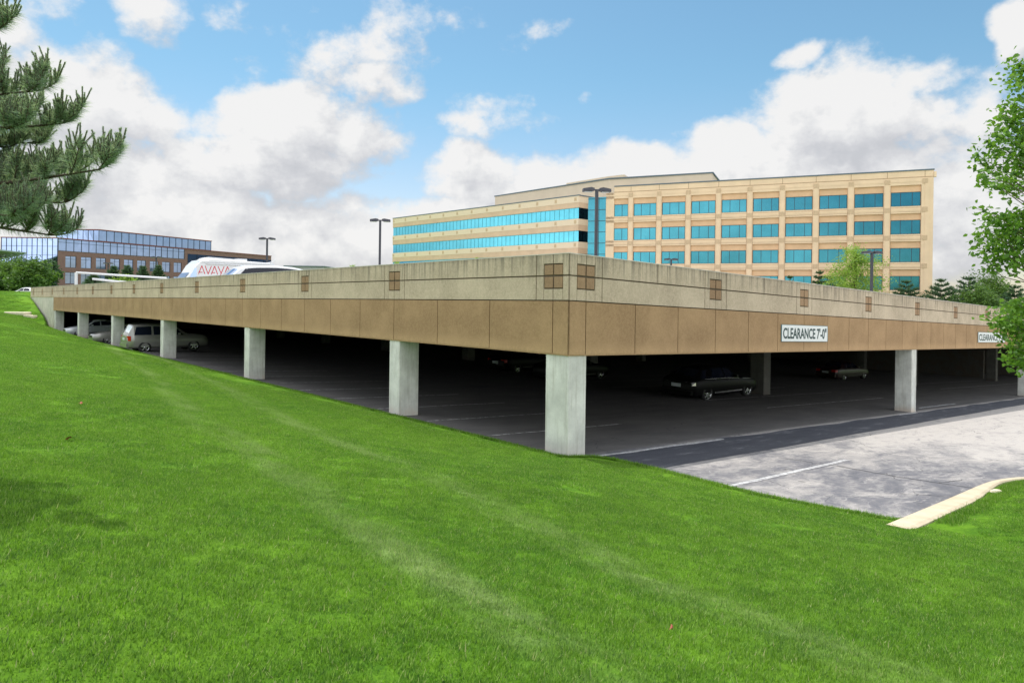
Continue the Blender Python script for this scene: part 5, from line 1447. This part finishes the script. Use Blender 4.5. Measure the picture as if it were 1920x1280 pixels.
# generic clouds elsewhere
gen = Gp.math('MULTIPLY', Gp.math('SUBTRACT', Gp.noise(V, 2.1, 3, .5), .36), 3.4)
inview = Gp.math('MULTIPLY', Gp.ss(Gp.math('ABSOLUTE', az), .80, .66), Gp.ss(v, .62, .48))
n_ = Gp.n.new('ShaderNodeMix'); n_.data_type = 'FLOAT'; Gp.link(inview, n_.inputs[0]); Gp.link(gen, n_.inputs[2]); Gp.link(acc, n_.inputs[3])
base = n_.outputs[0]
fb1 = Gp.noise(Gp.scale(V, 1, 1, 1.35), 9.5, 9, .58)
fb2 = Gp.noise(Gp.scale(V, 1, 1, 1.2), 26, 7, .62)
den = Gp.math('ADD', base, Gp.math('MULTIPLY', Gp.math('SUBTRACT', fb1, .5), 2.3)); den = Gp.math('ADD', den, Gp.math('MULTIPLY', Gp.math('SUBTRACT', fb2, .5), 1.0))
Gp.link(den, go.inputs[0])
dirv = T.n.new('ShaderNodeTexCoord').outputs['Generated']; dirv = T.vm('NORMALIZE', dirv)
def dens(off):
    g_ = T.n.new('ShaderNodeGroup'); g_.node_tree = grp; T.link(T.vm('ADD', dirv, off) if off else dirv, g_.inputs[0]); return g_.outputs[0]
D0 = dens(None); D1 = dens((-.012, 0, .030)); D2 = dens((-.02, 0, .075))
cover = T.ss(D0, -.05, .62)
lit = T.math('ADD', T.math('MULTIPLY', T.math('SUBTRACT', D0, D1), .75), T.math('MULTIPLY', T.math('SUBTRACT', D0, D2), .40))
lit = T.math('ADD', lit, .52)
lit = T.math('SUBTRACT', lit, T.math('MULTIPLY', T.ss(D0, .4, 1.6), .10), clamp=True)
cc = T.ramp(lit, [(.0, (.66, .67, .705)), (.3, (.74, .745, .775)), (.5, (.83, .832, .85)), (.72, (.92, .92, .925)), (.95, (1.02, 1.01, 1.0))])
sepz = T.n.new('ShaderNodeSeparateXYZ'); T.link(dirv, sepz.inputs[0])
high = T.math('MAXIMUM', T.ss(sepz.outputs[2], .42, .7), T.ss(sepz.outputs[1], .45, -.1))  # clouds overhead and behind the camera are boosted, added as fill light
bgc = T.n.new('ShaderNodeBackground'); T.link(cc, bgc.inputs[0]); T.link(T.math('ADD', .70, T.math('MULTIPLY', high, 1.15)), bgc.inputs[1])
sky = T.n.new('ShaderNodeTexSky'); sky.sky_type = 'NISHITA'; sky.sun_disc = False
sky.sun_elevation = math.asin(SUNV.z); sky.sun_rotation = math.atan2(SUNV.x, SUNV.y); sky.air_density = 1.0; sky.dust_density = .6; sky.ozone_density = 1.6
bgs = T.n.new('ShaderNodeBackground'); T._in(bgs.inputs[0], T.mix(1.0, sky.outputs[0], T.mix(T.ss(sepz.outputs[2], .08, .32), (1.06, 1.0, .98), (.80, 1.05, 1.0)), 'MULTIPLY')); bgs.inputs[1].default_value = .11
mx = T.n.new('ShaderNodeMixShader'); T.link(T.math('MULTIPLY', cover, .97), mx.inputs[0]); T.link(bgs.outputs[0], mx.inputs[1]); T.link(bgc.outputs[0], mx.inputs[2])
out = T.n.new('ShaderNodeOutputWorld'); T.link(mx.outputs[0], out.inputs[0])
w.cycles.sampling_method = 'MANUAL'; w.cycles.sample_map_resolution = 512
sl = bpy.data.lights.new('sun', 'SUN'); sl.energy = 2.9; sl.angle = math.radians(.53); sl.color = (1, .95, .87)
so = bpy.data.objects.new('sun', sl); COL.objects.link(so); so.rotation_mode = 'QUATERNION'; so.rotation_quaternion = SUNV.to_track_quat('Z', 'Y')

# ------------------------------------------------------------------ camera
cam = bpy.data.cameras.new('camera'); co = bpy.data.objects.new('camera', cam); COL.objects.link(co)
r_ = Vector((ct, 0, st)); u_ = Vector((-st, 0, ct)); f_ = Vector((0, 1, 0))
co.matrix_world = Matrix(((r_.x, u_.x, -f_.x, 0), (r_.y, u_.y, -f_.y, 0), (r_.z, u_.z, -f_.z, EYE), (0, 0, 0, 1)))
cam.sensor_width = 36; cam.lens = 36*F/1920; cam.shift_y = -(640-CY)/1920; cam.clip_start = .05; cam.clip_end = 6000
sc.camera = co
sc.view_settings.view_transform = 'Standard'; sc.view_settings.look = 'None'; sc.view_settings.exposure = .35; sc.view_settings.gamma = 1
sc.cycles.max_bounces = 6; sc.cycles.diffuse_bounces = 3; sc.cycles.glossy_bounces = 3; sc.cycles.transmission_bounces = 2; sc.cycles.transparent_max_bounces = 4
